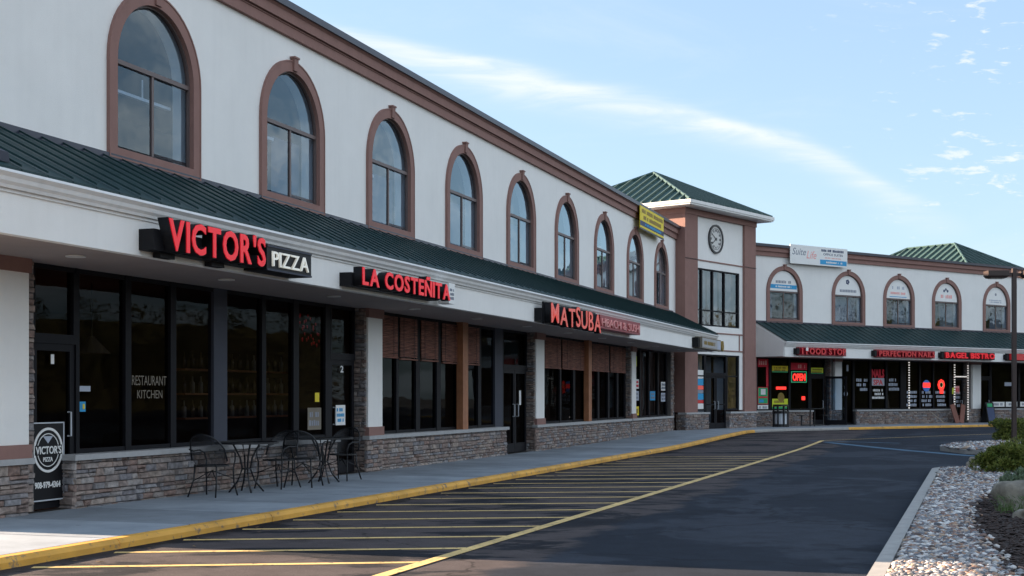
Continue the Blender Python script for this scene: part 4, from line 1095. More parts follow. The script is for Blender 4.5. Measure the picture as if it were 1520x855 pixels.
# half-round printed signs over right-hand windows
lun = [('half-round white window sign with a blue band, nearest the tower', 'blue'), ('half-round white window sign with a navy flower emblem, second from the tower', 'flower'),
       ('half-round white window sign with pale blue script, third from the tower', 'script'), ('half-round white window sign with three navy leaves, fourth from the tower', 'leaf'),
       ('half-round pale window sign behind the lamp post, small dark mark', 'mark')]
for c, (lb, kind) in zip(cR, lun):
    t = thing('window_sign', lb, 'sign', FR, (c, -.04, GZ1 + .03), 0)
    r = GR - .05
    pts = [(x, z) for x, z in arch_pts(r, 20)]
    b = MB(); i = 0
    b.v = [(x, 0, z) for x, z in pts] + [(x, -.006, z) for x, z in pts]; n = len(pts)
    b.f = [tuple(range(n)), tuple(range(2 * n - 1, n - 1, -1))] + [(k, (k + 1) % n, n + (k + 1) % n, n + k) for k in range(n)]
    b.build('sheet', M['white'], t)
    if kind == 'blue':
        MB().bx(-r + .05, r - .05, .006, .010, .10, .27).build('band', M['blue_print'], t); scribble(MB(), -.5, .5, .30, .48, .006, 1).build('lettering', M['grey_print'], t)
        scribble(MB(), -.5, .5, .13, .24, .011, 1).build('lettering', M['white'], t)
    elif kind == 'flower':
        b = MB()
        for a in range(5): b.disc((.07 * math.cos(a * 1.256), -.008, .58 + .07 * math.sin(a * 1.256)), .05, 'y', .004, 10)
        b.build('emblem', M['navy_print'], t); scribble(MB(), -.6, .6, .10, .28, .006, 1).build('lettering', M['grey_print'], t)
    elif kind == 'script':
        scribble(MB(), -.45, .45, .38, .60, .006, 1).build('lettering', M['pale_print'], t); scribble(MB(), -.55, .55, .16, .32, .006, 1).build('lettering', M['pink_text'], t); MB().bx(-.6, .6, .006, .01, .06, .09).build('rule', M['blue_print'], t)
    elif kind == 'leaf':
        b = MB()
        for a in (-1, 0, 1): b.disc((a * .13, -.008, .50 + .07 * (a == 0)), .065, 'y', .004, 10)
        b.build('emblem', M['navy_print'], t); scribble(MB(), -.5, .5, .12, .36, .006, 1).build('lettering', M['pink_text'], t)
    else:
        MB().disc((0, -.008, .50), .07, 'y', .004, 12).build('emblem', M['grey_print'], t); scribble(MB(), -.55, .55, .08, .26, .006, 2).build('lettering', M['pale_print'], t)

# ------------------------------------------------------------------ DOOR / WINDOW PRINT, LEFT
t = thing('door_poster', "black VICTOR'S PIZZA board with a silver oval badge, fixed to the first door", 'poster', FL, (2.13, -.16, .22))
MB().bx(0, .63, -.01, .01, 0, .96).build('board', M['black_sign'], t)
for (a, b_, c, d) in ((0, .63, .945, .96), (.615, .63, .015, .945), (0, .63, 0, .015)): MB().bx(a, b_, .01, .018, c, d).build('trim', M['trash_panel'], t)
MB().ring((.325, -.014, .62), .245, .275, 'y', .01, 40).build('badge_ring', M['white'], t)
MB().ring((.325, -.014, .62), .195, .205, 'y', .006, 40).build('badge_inner_ring', M['white'], t)
MB().bx(.07, .58, .018, .020, .56, .68).build('badge_band', M['black_sign'], t)
text('lettering', "VICTOR'S", M['white'], t, .085, .022, .575, .095, .48, .004, .02)
text('lettering', 'PIZZA', M['white'], t, .235, .012, .48, .055, .18, .004, .02)
text('lettering', '908-979-4364', M['white'], t, .08, .012, .16, .075, .48, .004, .03)
MB().poly([(.23, -.013, .79), (.42, -.013, .79), (.325, -.013, .70)]).build('badge_slice', M['pale_print'], t)
t = thing('door_number', 'white number 1 on the first door glass', 'number', FL, (2.55, -.18, 1.90)); text('numeral', '1', M['white'], t, 0, .0, 0, .12, .06, .004, .02)
t = thing('door_number', 'white number 2 on the second door glass', 'number', FL, (10.55, -.18, 1.93)); text('numeral', '2', M['white'], t, 0, .0, 0, .12, .12, .004, .02)
def sticker(fr, u, w, z, wd_, h, mat, lb, cat='poster', rows=0, ink='grey_print', name='poster', extra=None):
    t = thing(name, lb, cat, fr, (u, w, z)); MB().bx(0, wd_, 0, .004, 0, h).build('sheet', M[mat], t)
    if rows: scribble(MB(), wd_ * .08, wd_ * .92, h * .12, h * .9, .004, rows).build('lettering', M[ink], t)
    if extra: extra(t)
    return t
sticker(FL, 3.13, -.21, 1.56, .24, .07, 'pale_print', 'small white strip sticker at the left of the first shop window', 'sticker', name='sticker')
sticker(FL, 3.13, -.21, 1.30, .14, .13, 'blue_print', 'small blue square sticker low on the first shop window', 'sticker', 1, 'yellow_print', name='sticker')
t = thing('window_lettering', 'faint RESTAURANT KITCHEN lettering on the second shop window', 'lettering', FL, (4.28, -.21, 1.55))
text('lettering', 'RESTAURANT', M['etched'], t, 0, 0, .10, .14, .82, .003, 0); text('lettering', 'KITCHEN', M['etched'], t, .12, 0, -.08, .12, .6, .003, 0)
sticker(FL, 10.36, -.18, .98, .38, .36, 'white', 'white poster with blue figures on the second door', 'poster', 3, 'blue_print')
sticker(FL, 9.35, -.21, .92, .5, .38, 'etched', 'brown framed notice in the window left of the second door', 'notice', 2, 'grey_print')
sticker(FL, 9.62, -.21, 1.40, .16, .16, 'yellow_print', 'little yellow sticker above the notice by the second door', 'sticker', name='sticker')
sticker(FL, 20.55, -.18, 1.28, .14, .36, 'white', 'tall white notice on the third, double door', 'notice')
for i, (u, z, m_, lb) in enumerate([(32.5, 1.75, 'white', 'upper white notice at left of the fourth shop window'), (32.5, 1.35, 'pale_print', 'lower white notice at left of the fourth shop window'),
                                   (34.95, 1.35, 'blue_print', 'blue and green notice in the middle of the fourth shop window'),
                                   (36.7, 1.7, 'white', 'upper pale notice at the tower end of the fourth shop'), (36.7, 1.3, 'pale_print', 'lower pale notice at the tower end of the fourth shop')]):
    sticker(FL, u, -.21, z, .8, .32, m_, lb, 'notice', 2, 'red_print' if i == 0 else 'grey_print')
sticker(FL, 32.4, -.21, 2.5, .6, .35, 'lime_print', 'dim yellow card high in the fourth shop window', 'card', name='card')
sticker(FL, 32.6, -.21, .85, .7, .30, 'yellow_print', 'dim yellow card low in the fourth shop window', 'card', 1, 'brown_print', name='card')
t = thing('notice_column', 'tall strip of white and blue notices beside the tower door', 'notices', FT, (1.02, -.155, .96))
for k, (m_, h) in enumerate([('white', .27), ('red_dull', .13), ('blue_print', .25), ('grey_print', .14), ('salmon', .16), ('blue_print', .26), ('white', .33)]):
    zz = sum([.27, .13, .25, .14, .16, .26, .33][:k]); MB().bx(0, .60, 0, .004, zz, zz + h - .01).build('notice', M[m_], t)
for uu, zz in ((3.75, 1.18), (4.6, 1.12), (5.6, 2.0)):
    t = thing('table_lamp', {3.75: 'small orange glowing lamp deep inside the first pizzeria window', 4.6: 'small orange glowing lamp deep inside the second pizzeria window', 5.6: 'small warm wall lamp high inside the third pizzeria window'}[uu], 'lamp', FL, (uu, -2.2, zz))
    MB().tube([(0, 0, -.2), (0, 0, -.03)], .012, 6).build('stem', M['black'], t); MB().tube([(0, 0, -.04), (0, 0, 0), (0, 0, .04)], [.03, .045, .02], 10).build('shade', M['amber'], t, True)
# interior: pendant lamp, back bar with bottles, ornaments
t = thing('pendant_lamp', 'dim conical pendant lamp behind the second shop window', 'lamp', FL, (4.75, -1.2, 2.1))
MB().tube([(0, 0, 1.0), (0, 0, .25)], .012, 6).build('cord', M['black'], t)
b = MB(); n = 18
for k in range(n):
    a, c = 2 * PI * k / n, 2 * PI * (k + 1) / n
    b.poly([(.03 * math.cos(a), .03 * math.sin(a), .25), (.03 * math.cos(c), .03 * math.sin(c), .25), (.26 * math.cos(c), .26 * math.sin(c), 0), (.26 * math.cos(a), .26 * math.sin(a), 0)])
b.build('shade', M['etched'], t)
for k, zz in enumerate((1.15, 1.55, 1.95)):
    t = thing('bar_shelf', ['lowest', 'middle', 'top'][k] + ' shelf of bottles behind the window left of the second door', 'shelf', FL, (7.6, -1.5, zz))
    MB().bx(0, 3.6, -.25, 0, -.03, 0).build('board', M['wood'], t)
bm_b = MB(); bm_b.tube([(0, 0, 0), (0, 0, .17), (0, 0, .2), (0, 0, .28)], [.038, .038, .014, .013], 8); bme = bm_b.mesh('bottle', M['bottle'], True); bme2 = bm_b.mesh('bottle', M['bottle_pale'], True)
for k, zz in enumerate((1.15, 1.55, 1.95)):
    for j in range(14):
        pale = random.random() < .45; nm = ['leftmost', 'second', 'third', 'fourth', 'fifth', 'sixth', 'seventh', 'eighth', 'ninth', 'tenth', 'eleventh', 'twelfth', 'thirteenth', 'rightmost'][j]
        o = link('bottle', bme2 if pale else bme, None, FL.p(7.75 + j * .25, -1.62, zz)); tag(o, ('pale' if pale else 'dark') + ' bottle, ' + nm + ' on the ' + ['lowest', 'middle', 'top'][k] + ' back-bar shelf', 'bottle', 'bottles on the back-bar shelves')
t = thing('chili_lights', 'bunch of red chili-shaped lights hung inside above the second door', 'lights', FL, (9.5, -.5, 2.75))
b = MB()
for k in range(40): 
    x, y, z = random.uniform(-.1, .9), random.uniform(-.1, .1), random.uniform(-.35, .2); b.tube([(x, y, z), (x + .01, y, z - .05)], [.014, .004], 5)
b.build('light', M['red_dull'], t, kind='stuff')
t = thing('bead_string', 'hanging string of pale beads in the window left of the second orange post', 'beads', FL, (25.9, -.34, .9))
b = MB()
for k in range(26): b.disc((.1 * math.sin(k * .12) - .35 * max(0, (10 - k) / 10), 0, .055 * k), .016, 'y', .03, 8)
b.build('bead', M['bulb'], t, kind='stuff')

# ------------------------------------------------------------------ RIGHT ROW WINDOW DISPLAYS
G_ = -.205
def rpost(u, z, wd_, h, mat, lb, **k): return sticker(FR, u, G_, z, wd_, h, mat, lb, **k)
rpost(.36, 2.72, .62, .36, 'red_print', 'red printed header at the top of the food shop corner window', rows=1, ink='pink_text')
rpost(.86, 1.9, .13, .82, 'red_print', 'narrow magenta strip down the food shop corner window')
t = rpost(.36, 1.16, .62, .72, 'green_print', 'green and red framed poster in the food shop corner window')
MB().bx(.0, .62, .004, .006, .0, .03).bx(0, .62, .004, .006, .69, .72).bx(0, .03, .004, .006, .03, .69).bx(.59, .62, .004, .006, .03, .69).bx(.05, .57, .004, .006, .26, .33).build('border', M['red_print'], t)
MB().bx(.18, .46, .004, .007, .40, .64).build('picture', M['white'], t); MB().bx(.08, .35, .004, .007, .08, .2).build('picture', M['blue_print'], t)
rpost(.36, .93, .62, .20, 'white', 'white notice under the green poster', rows=1)
t = rpost(1.22, 2.50, .95, .28, 'yellow_print', 'yellow and green price banner high in the second food shop pane', rows=2, ink='brown_print'); MB().bx(0, .95, .004, .006, -.0, .06).build('band', M['green_print'], t)
t = rpost(1.22, .97, .95, .42, 'lime_print', 'large yellow price banner low in the second food shop pane', rows=2, ink='brown_print'); MB().bx(0, .95, .004, .006, 0, .08).build('band', M['green_print'], t)
t = rpost(3.56, 2.45, .82, .28, 'lime_print', 'yellow banner above the food shop door', rows=2, ink='brown_print'); MB().bx(0, .82, .004, .006, 0, .06).build('band', M['green_print'], t)
rpost(2.36, 2.62, 1.0, .30, 'red_print', 'dark red printed header above the OPEN sign', rows=1, ink='pink_text')
t = thing('neon_sign', 'red neon OPEN sign with green border in the food shop window', 'neon sign', FR, (2.36, G_ + .01, 2.08))
MB().bx(0, .95, -.03, 0, 0, .48).build('backing', M['black_sign'], t)
b = MB(); b.bx(0, .95, 0, .02, .45, .48).bx(0, .95, 0, .02, 0, .03).bx(0, .03, 0, .02, .03, .45).bx(.92, .95, 0, .02, .03, .45); b.build('border', M['neon_green'], t)
text('lettering', 'OPEN', M['neon'], t, .08, .02, .09, .30, .78, .02, .03)
t = thing('neon_sign', 'small red neon strip sign in the second food shop pane', 'neon sign', FR, (1.45, G_, 1.78)); MB().bx(0, .6, 0, .02, 0, .12).build('tube', M['neon'], t)
t = thing('neon_sign', 'tiny red neon square low in the third food shop pane', 'neon sign', FR, (3.02, G_, 1.33)); MB().bx(0, .2, 0, .02, 0, .16).build('tube', M['neon'], t)
t = thing('neon_sign', 'dim orange picture sign in the middle of the second food shop pane', 'neon sign', FR, (1.55, G_, 1.45)); MB().disc((.2, 0, 0), .2, 'y', .02, 20).build('disc', M['brown_print'], t)
for (u, z, lb) in ((6.5, 1.70, 'blue-white lettering on the first nail shop window'), (8.72, 1.72, 'blue-white lettering on the third nail shop window')):
    t = thing('window_lettering', lb, 'lettering', FR, (u, G_, z)); scribble(MB(), 0, .82, 0, .62, 0, 3).build('lettering', M['pale_print'], t)
t = thing('window_poster', 'red and white NAILS SPA poster in the middle nail shop window', 'poster', FR, (7.6, G_, 1.95))
text('lettering', 'NAILS', M['red_print'], t, 0, 0, .40, .36, .85, .006, .05); MB().bx(0, .85, 0, .004, .02, .36).build('panel', M['pale_print'], t); text('lettering', 'SPA', M['red_dull'], t, .1, .005, .06, .24, .65, .004, .03)
t = thing('window_lettering', 'blue-white lettering under the red NAILS poster', 'lettering', FR, (7.6, G_, 1.35)); scribble(MB(), 0, .85, 0, .5, 0, 3).build('lettering', M['white'], t)
t = thing('window_sticker', 'round pale sticker on the nail shop door glass', 'sticker', FR, (5.75, G_, 1.60)); MB().disc((.1, 0, 0), .12, 'y', .008, 20).build('disc', M['pale_print'], t)
t = thing('figurine', 'pale upright statuette inside the last nail shop window', 'statuette', FR, (9.0, -.5, .9))
MB().tube([(0, 0, 0), (0, 0, .12), (0, 0, .35), (0, 0, .52), (0, 0, .58), (0, 0, .68)], [.13, .11, .10, .05, .07, .03], 10).build('body', M['etched'], t, True)
for (u, lb) in ((10.0, 'white lettering rows low on the first bagel shop pane'), (11.1, 'white lettering rows low on the second bagel shop pane'), (12.1, 'white lettering rows low on the third bagel shop pane')):
    t = thing('window_lettering', lb, 'lettering', FR, (u, G_, 1.0)); scribble(MB(), 0, .80, 0, .78, 0, 4).build('lettering', M['pale_print'], t)
t = thing('window_lettering', 'white lettering rows on the bagel shop door', 'lettering', FR, (13.4, G_, .95)); scribble(MB(), 0, .62, 0, .8, 0, 4).build('lettering', M['grey_print'], t)
t = thing('neon_sign', 'round blue neon sign with a red bar in the bagel shop window', 'neon sign', FR, (11.45, G_, 1.98)); MB().disc((0, 0, 0), .27, 'y', .02, 24).build('disc', M['neon_blue'], t); MB().bx(-.26, .26, .01, .03, -.08, .14).build('bar', M['neon'], t)
t = thing('neon_sign', 'red neon ring sign shaped like a chef badge in the bagel shop window', 'neon sign', FR, (12.55, G_, 1.98)); MB().ring((0, 0, .05), .13, .26, 'y', .03, 8).build('ring', M['neon'], t); MB().bx(-.12, .12, 0, .03, -.36, -.16).build('base', M['neon'], t); MB().ring((0, 0, .05), .10, .13, 'y', .02, 12).build('inner_ring', M['neon_green'], t)
rpost(13.35, 1.60, .22, .30, 'lime_print', 'yellow sticker on the bagel shop door'); rpost(13.62, 1.62, .30, .36, 'pink_text', 'pink sticker on the bagel shop door', rows=1, ink='red_print')
for i, u in enumerate((16.5, 17.6, 18.8)): rpost(u, .98, .95 if i else 1.0, .24, 'white', ['white window strip left of the lamp post', 'white window strip just beside the lamp post', 'white window strip right of the lamp post'][i], rows=1)
rpost(17.5, 2.0, .9, .18, 'pale_print', 'white arrow-like sign inside the last shop window')
rpost(5.9, 2.6, .12, .28, 'pale_print', 'tiny pale card high on the nail shop glass')
def slights(u, z0, z1, lb, horiz=None):
    t = thing('string_lights', lb, 'string lights', FR, (u, .03, z0), 0, 'string lights framing the bagel shop')
    n = int((z1 - z0) / .115) if not horiz else int(horiz / .115); b0 = WINM.setdefault('bulb', MB().disc((0, 0, 0), .03, 'y', .05, 8).mesh('bulb', M['bulb']))
    MB().bx(-.008, .008 if not horiz else horiz, -.01, .01, 0 if not horiz else -.008, (z1 - z0) if not horiz else .008).build('wire', M['black'], t)
    for k in range(n): link('bulb', b0, t, (0, -.03, .06 + k * .115) if not horiz else (.06 + k * .115, -.03, 0))
slights(9.86, .9, 3.1, 'vertical white string lights left of the bagel shop window')
slights(13.2, .95, 3.1, 'vertical white string lights left of the bagel shop door')
slights(14.22, .35, 3.1, 'longest vertical white string lights right of the bagel shop door')
slights(13.22, 2.42, 2.43, 'short level row of string lights over the bagel shop door', 1.0)

# ------------------------------------------------------------------ STREET FURNITURE
def make_chair(label, at, rz):
    t = thing('patio_chair', label, 'chair', FL, at, rz, 'black mesh chairs outside the pizzeria')
    # local: faces +x ; seat height .43
    b = MB(); n = 14
    b.ring((0, 0, .43), 0.001, .22, 'z', .012, 20); b.build('seat', M['steel_mesh'], t)
    MB().ring((0, 0, .43), .215, .235, 'z', .02, 24).build('seat_frame', M['black'], t)
    bk = MB(); a0, a1 = R(100), R(260); rows = 6; cols = 14; top = {}
    def P(i, j):
        a = a0 + (a1 - a0) * j / cols; f = math.sin(PI * j / cols); zt = .50 + .37 * (f ** .55); z = .45 + (zt - .45) * i / rows; r = .225 + .05 * i / rows
        return (r * math.cos(a) - .02 * i / rows, r * math.sin(a) * 1.05, z)
    i0 = len(bk.v)
    for i in range(rows + 1):
        for j in range(cols + 1): bk.v.append(P(i, j))
    for i in range(rows):
        for j in range(cols):
            q = i * (cols + 1) + j; bk.f.append((q, q + 1, q + cols + 2, q + cols + 1))
    bk.build('backrest', M['steel_mesh'], t, True, fix=False)
    MB().tube([P(rows, j) for j in range(cols + 1)], .013, 6).build('back_frame', M['black'], t, True)
    for s_ in (-1, 1):
        MB().tube([(-.20, .24 * s_, .66), (-.05, .27 * s_, .63), (.10, .27 * s_, .64), (.20, .25 * s_, .60), (.23, .23 * s_, .50), (.20, .22 * s_, .40), (.21, .22 * s_, .2), (.26, .25 * s_, 0)], .012, 6).build('arm_and_front_leg', M['black'], t, True)
        MB().tube([(-.17, .17 * s_, .45), (-.18, .18 * s_, .25), (-.27, .22 * s_, 0)], .012, 6).build('rear_leg', M['black'], t, True)
    MB().tube([(.22, -.22, .24), (0, 0, .36), (-.19, .19, .22)], .008, 5).tube([(.22, .22, .24), (0, 0, .36), (-.19, -.19, .22)], .008, 5).build('cross_brace', M['black'], t, True)
    return t
ch = make_chair('black mesh patio chair at the left end, facing the first table', (5.15, .50, .10), 0)
for lb, at, rz in [('black mesh patio chair just right of the first table, turned back towards it', (6.95, .55, .10), R(172)),
                   ('black mesh patio chair left of the second table, facing away from the first table', (7.36, .75, .10), R(12)),
                   ('black mesh patio chair at the right end in front of the second door', (9.02, .60, .10), R(176))]:
    c = copy_tree(ch); c['label'] = lb; c.location = FL.p(*at); c.rotation_euler = (0, 0, FL.a + rz)
def make_table(label, at):
    t = thing('patio_table', label, 'table', FL, at, .3, 'round black tables outside the pizzeria')
    MB().ring((0, 0, .72), .0005, .46, 'z', .010, 30).build('table_top', M['steel_mesh'], t)
    MB().ring((0, 0, .72), .45, .475, 'z', .028, 32).build('rim', M['black'], t)
    for k in range(4):
        a = k * PI / 2 + .5; c, s_ = math.cos(a), math.sin(a)
        MB().tube([(.20 * c, .20 * s_, .71), (.09 * c, .09 * s_, .50), (.06 * c, .06 * s_, .34), (.13 * c, .13 * s_, .16), (.26 * c, .26 * s_, 0)], .014, 6).build('leg', M['black'], t, True)
    MB().ring((0, 0, .34), .05, .07, 'z', .02, 16).build('collar', M['black'], t)
    return t
tb = make_table('first round black mesh table, in front of the wide grey window post', (6.05, .52, .10))
c = copy_tree(tb); c['label'] = 'second round black mesh table, nearer the second door'; c.location = FL.p(8.33, .62, .10)

t = thing('litter_bin', 'black litter bin with arched openings and grey panels beside the tower pillar', 'bin', FR, (.45, 1.0, .24))
MB().tube([(0, 0, 0), (0, 0, .62)], .29, 8).build('liner', M['trash_panel'], t)
b = MB()
for k in range(8):
    a = k * PI / 4 + PI / 8; b.tube([(.31 * math.cos(a), .31 * math.sin(a), 0), (.31 * math.cos(a), .31 * math.sin(a), .86)], .035, 5)
b.build('frame', M['black'], t)
for zz, rr, hh in ((.06, .34, .12), (.60, .34, .10), (.88, .32, .08)): MB().disc((0, 0, zz), rr, 'z', hh, 8).build('band', M['black'], t)
t = thing('picnic_table', 'black steel table with attached stools outside the food shop', 'table', FR, (2.35, 1.0, .24))
MB().disc((0, 0, .74), .50, 'z', .03, 24).build('table_top', M['black'], t)
MB().bx(-.15, -.11, -.02, .02, 0, .73).bx(.11, .15, -.02, .02, 0, .73).build('post', M['black'], t)
MB().bx(-.68, .68, -.03, .03, .03, .08).build('base_rail', M['black'], t)
for s_ in (-1, 1):
    q = MB().disc((.68 * s_, 0, .46), .18, 'z', .03, 18).build('stool_seat', M['black'], t); MB().bx(.66 * s_ - .02, .66 * s_ + .02, -.02, .02, .05, .45).build('stool_post', M['black'], q)
t = thing('planter_board', 'reddish wooden boards leaning together beside the bagel shop door', 'boards', FR, (12.9, .45, .24))
for dx, ang in ((0, 16), (.28, -20)):
    b = MB(); b.box(-.16, .16, -.02, .02, 0, .92); o = b.build('board', M['terracotta'], t, loc=(dx, 0, 0)); o.rotation_euler = (R(-8), R(ang * -1), 0)
MB().box(.0, .35, .1, .14, .3, .36).build('crossbar', M['terracotta'], t)
t = thing('leaning_stick', 'pale pole leaning against the knee wall under the bagel window', 'pole', FR, (11.2, .1, .24)); MB().tube([(0, .0, .62), (.42, -.6, 0)], .022, 6).build('pole', M['stick'], t)
t = thing('menu_board', 'dark blue sandwich board standing right of the white pilaster', 'sign board', FR, (15.05, .4, .24))
for s_ in (-1, 1):
    o = MB().box(0, .62, -.015, .015, 0, .98).build('panel', M['black_sign'], t, loc=(0, .2 * s_, 0)); o.rotation_euler = (R(11 * s_), 0, 0)
    if s_ == -1: MB().box(.05, .57, -.02, -.015, .08, .72).build('face', M['navy_print'], o); MB().box(.12, .5, -.02, -.015, .76, .92).build('header', M['green_print'], o)
    
# ------------------------------------------------------------------ ISLANDS, GRAVEL, PLANTING
def L2(u, w): return Vector(FL.p(u, w)[:2])
ia = [L2(-14, 9.80), L2(15.9, 9.80), L2(16.5, 9.95), L2(16.8, 10.4), L2(17.2, 16), L2(17.5, 30), L2(-14, 30)]
def island(name, poly, zt=.10):
    b = MB(); n = len(poly)
    b.poly([(*p, zt + G(p.y) - .012) for p in poly]); b.build(name, M['soil'], kind='structure')
island('planting_bed', ia)
kb = thing('island_kerb', '', '', FW, (*L2(0, 9.8), 0)); del kb['label']; del kb['category']; kb['kind'] = 'structure'
def edge_kerb(parent, pts, seg=3.0, wdt=.13, zt=.13):
    pl = parent.location
    for p, q in zip(pts, pts[1:]):
        d = (q - p); Ln = d.length; d.normalize(); nn = Vector((d.y, -d.x)); k = max(1, round(Ln / seg))
        for i in range(k):
            a = p + d * (Ln * i / k + .004); b_ = p + d * (Ln * (i + 1) / k - .004)
            m_ = MB(); m_.hexa([(a.x - pl.x, a.y - pl.y, -.03), (b_.x - pl.x, b_.y - pl.y, -.03), (b_.x + nn.x * wdt - pl.x, b_.y + nn.y * wdt - pl.y, -.03), (a.x + nn.x * wdt - pl.x, a.y + nn.y * wdt - pl.y, -.03)] +
                               [(a.x - pl.x, a.y - pl.y, zt + G(a.y) - .02), (b_.x - pl.x, b_.y - pl.y, zt + G(b_.y) - .02), (b_.x + nn.x * wdt - pl.x, b_.y + nn.y * wdt - pl.y, zt + G(b_.y) - .02), (a.x + nn.x * wdt - pl.x, a.y + nn.y * wdt - pl.y, zt + G(a.y) - .02)])
            m_.build('kerb_segment', M['concrete_curb'], parent)
edge_kerb(kb, ia[:6])
ib = [Vector(p) for p in ((11.75, 37.0), (11.75, 35.0), (12.6, 33.6), (16, 32.6), (26, 31.5), (32, 44), (22, 43.5), (15.5, 41.2), (12.9, 39.2))]
island('planting_bed', ib)
kb2 = thing('island_kerb', '', '', FW, (11.75, 35, 0)); del kb2['label']; del kb2['category']; kb2['kind'] = 'structure'
edge_kerb(kb2, list(reversed(ib)) + [ib[-1]])

def inside(p, poly):
    c = False; n = len(poly)
    for i in range(n):
        a, b = poly[i], poly[i - 1]
        if (a[1] > p[1]) != (b[1] > p[1]) and p[0] < (b[0] - a[0]) * (p[1] - a[1]) / (b[1] - a[1]) + a[0]: c = not c
    return c
mul = [(7.7, 20.6), (6.7, 19.4), (5.85, 17.5), (5.1, 15.3), (4.68, 13.8), (4.32, 12.4), (4.02, 11.2), (3.75, 10), (3.7, 3), (13, 3), (13, 20.0), (10, 21)]
mb = MB(); mb.poly([(x, y, .105) for x, y in mul]); mb.build('mulch_bed', M['mulch'], kind='stuff')
ico = bmesh.new(); bmesh.ops.create_icosphere(ico, subdivisions=1, radius=1); IV = [v.co.copy() for v in ico.verts]; IF = [tuple(v.index for v in f.verts) for f in ico.faces]; ico.free()
# octa-like low pebble for far ones
OV = [Vector(v) for v in ((1, 0, 0), (-1, 0, 0), (0, 1, 0), (0, -1, 0), (0, 0, 1), (0, 0, -1))]; OF = [(0, 2, 4), (2, 1, 4), (1, 3, 4), (3, 0, 4), (2, 0, 5), (1, 2, 5), (3, 1, 5), (0, 3, 5)]
def scatter(name, poly, hole, area, n, rmin, rmax, mat, seed, z0=.10, flat=.6, hi=True, label=None, smooth=True):
    r = random.Random(seed); V = []; F = []; x0, x1, y0, y1 = area; k = 0; tries = 0
    while k < n and tries < n * 8:
        tries += 1
        x, y = r.uniform(x0, x1), r.uniform(y0, y1)
        if not inside((x, y), poly) or (hole and inside((x + r.uniform(-.15, .15), y + r.uniform(-.3, .3)), hole)): continue
        s_ = r.uniform(rmin, rmax) * (1.35 if r.random() < .12 else 1); a = r.uniform(0, PI); ca, sa = math.cos(a), math.sin(a)
        sx, sy, sz = s_ * r.uniform(.8, 1.35), s_ * r.uniform(.6, .95), s_ * flat * r.uniform(.7, 1.1)
        tx = r.uniform(-.35, .35); zz = z0 + G(y) + sz * .35 + r.uniform(0, .02)
        vv, ff = (IV, IF) if hi and y < 24 else (OV, OF); i = len(V)
        for v in vv:
            j = 1 + r.uniform(-.13, .13); px, py, pz = v.x * sx * j, v.y * sy * j, v.z * sz * j
            V.append((x + px * ca - py * sa, y + px * sa + py * ca, zz + pz + px * tx * .5))
        F += [tuple(i + t for t in f) for f in ff]; k += 1
    me = bpy.data.meshes.new(name); me.from_pydata(V, [], F); me.materials.append(mat)
    if smooth: me.polygons.foreach_set('use_smooth', [True] * len(F))
    return link(name, me, kind='stuff')
iaT = [tuple(L2(-14, 9.97)), tuple(L2(15.8, 9.97)), tuple(L2(16.3, 10.1)), tuple(L2(16.6, 10.5)), tuple(L2(17.0, 16)), tuple(L2(17.3, 30)), tuple(L2(-14, 30))]
scatter('gravel', iaT, mul, (2.2, 5.6, 9, 15.5), 9500, .014, .036, M['pebble'], 1)
scatter('gravel', iaT, mul, (3.4, 8.8, 15.5, 21), 11500, .016, .040, M['pebble'], 2)
scatter('gravel', iaT, mul, (4.5, 12, 21, 29), 10000, .022, .046, M['pebble'], 3)
scatter('gravel', [tuple(p) for p in ib], None, (11.7, 18, 32, 42.5), 6500, .05, .085, M['pebble'], 4, hi=False)
scatter('mulch_chips', mul, None, (3.6, 8, 9, 20.5), 6500, .018, .045, M['mulch'], 6, z0=.105, flat=.35, hi=False, smooth=False)

# a few fallen leaves and stray pebbles blown against the kerb
scatter('leaf_litter', [tuple(L2(-4, 2.66)), tuple(L2(34, 2.66)), tuple(L2(34, 3.3)), tuple(L2(-4, 3.3))], None, (-6, 9, 8, 46), 240, .012, .03, M['litter'], 31, z0=.0, flat=.15, hi=False, smooth=False)
def boulder(label, loc, dims, seed, mat='rock'):
    r = random.Random(seed); bm = bmesh.new(); bmesh.ops.create_icosphere(bm, subdivisions=4, radius=1)
    from mathutils import noise as nz
    for v in bm.verts:
        d = v.co.normalized(); f = 1 + .34 * nz.noise(d * 1.3 + Vector((seed, 0, 0))) + .16 * nz.noise(d * 3.2 + Vector((0, seed, 0))) + .07 * nz.noise(d * 8 + Vector((0, 0, seed)))
        q = d * f
        q = Vector((q.x, q.y, q.z if q.z < .8 else .8 + (q.z - .8) * .4))
        v.co = Vector((q.x * dims[0], q.y * dims[1], q.z * dims[2]))
    me = bpy.data.meshes.new('boulder'); bm.to_mesh(me); bm.free(); me.materials.append(M[mat])
    me.polygons.foreach_set('use_smooth', [True] * len(me.polygons))
    o = link('boulder', me, None, loc); return tag(o, label, 'boulder')
boulder('large brown-green boulder half buried in dark mulch at the right edge', (6.58, 16.75, .16), (.52, .50, .38), 3)
boulder('small pale grey rock in the mulch in front of the large boulder', (5.95, 15.35, .12), (.20, .18, .13), 7)
boulder('small pinkish-grey rock on the gravel left of the evergreen shrub', (9.18, 26.6, .16), (.20, .18, .16), 5)
boulder('flat bluish rock tucked behind the left side of the large boulder', (6.68, 18.0, .12), (.17, .2, .17), 9)

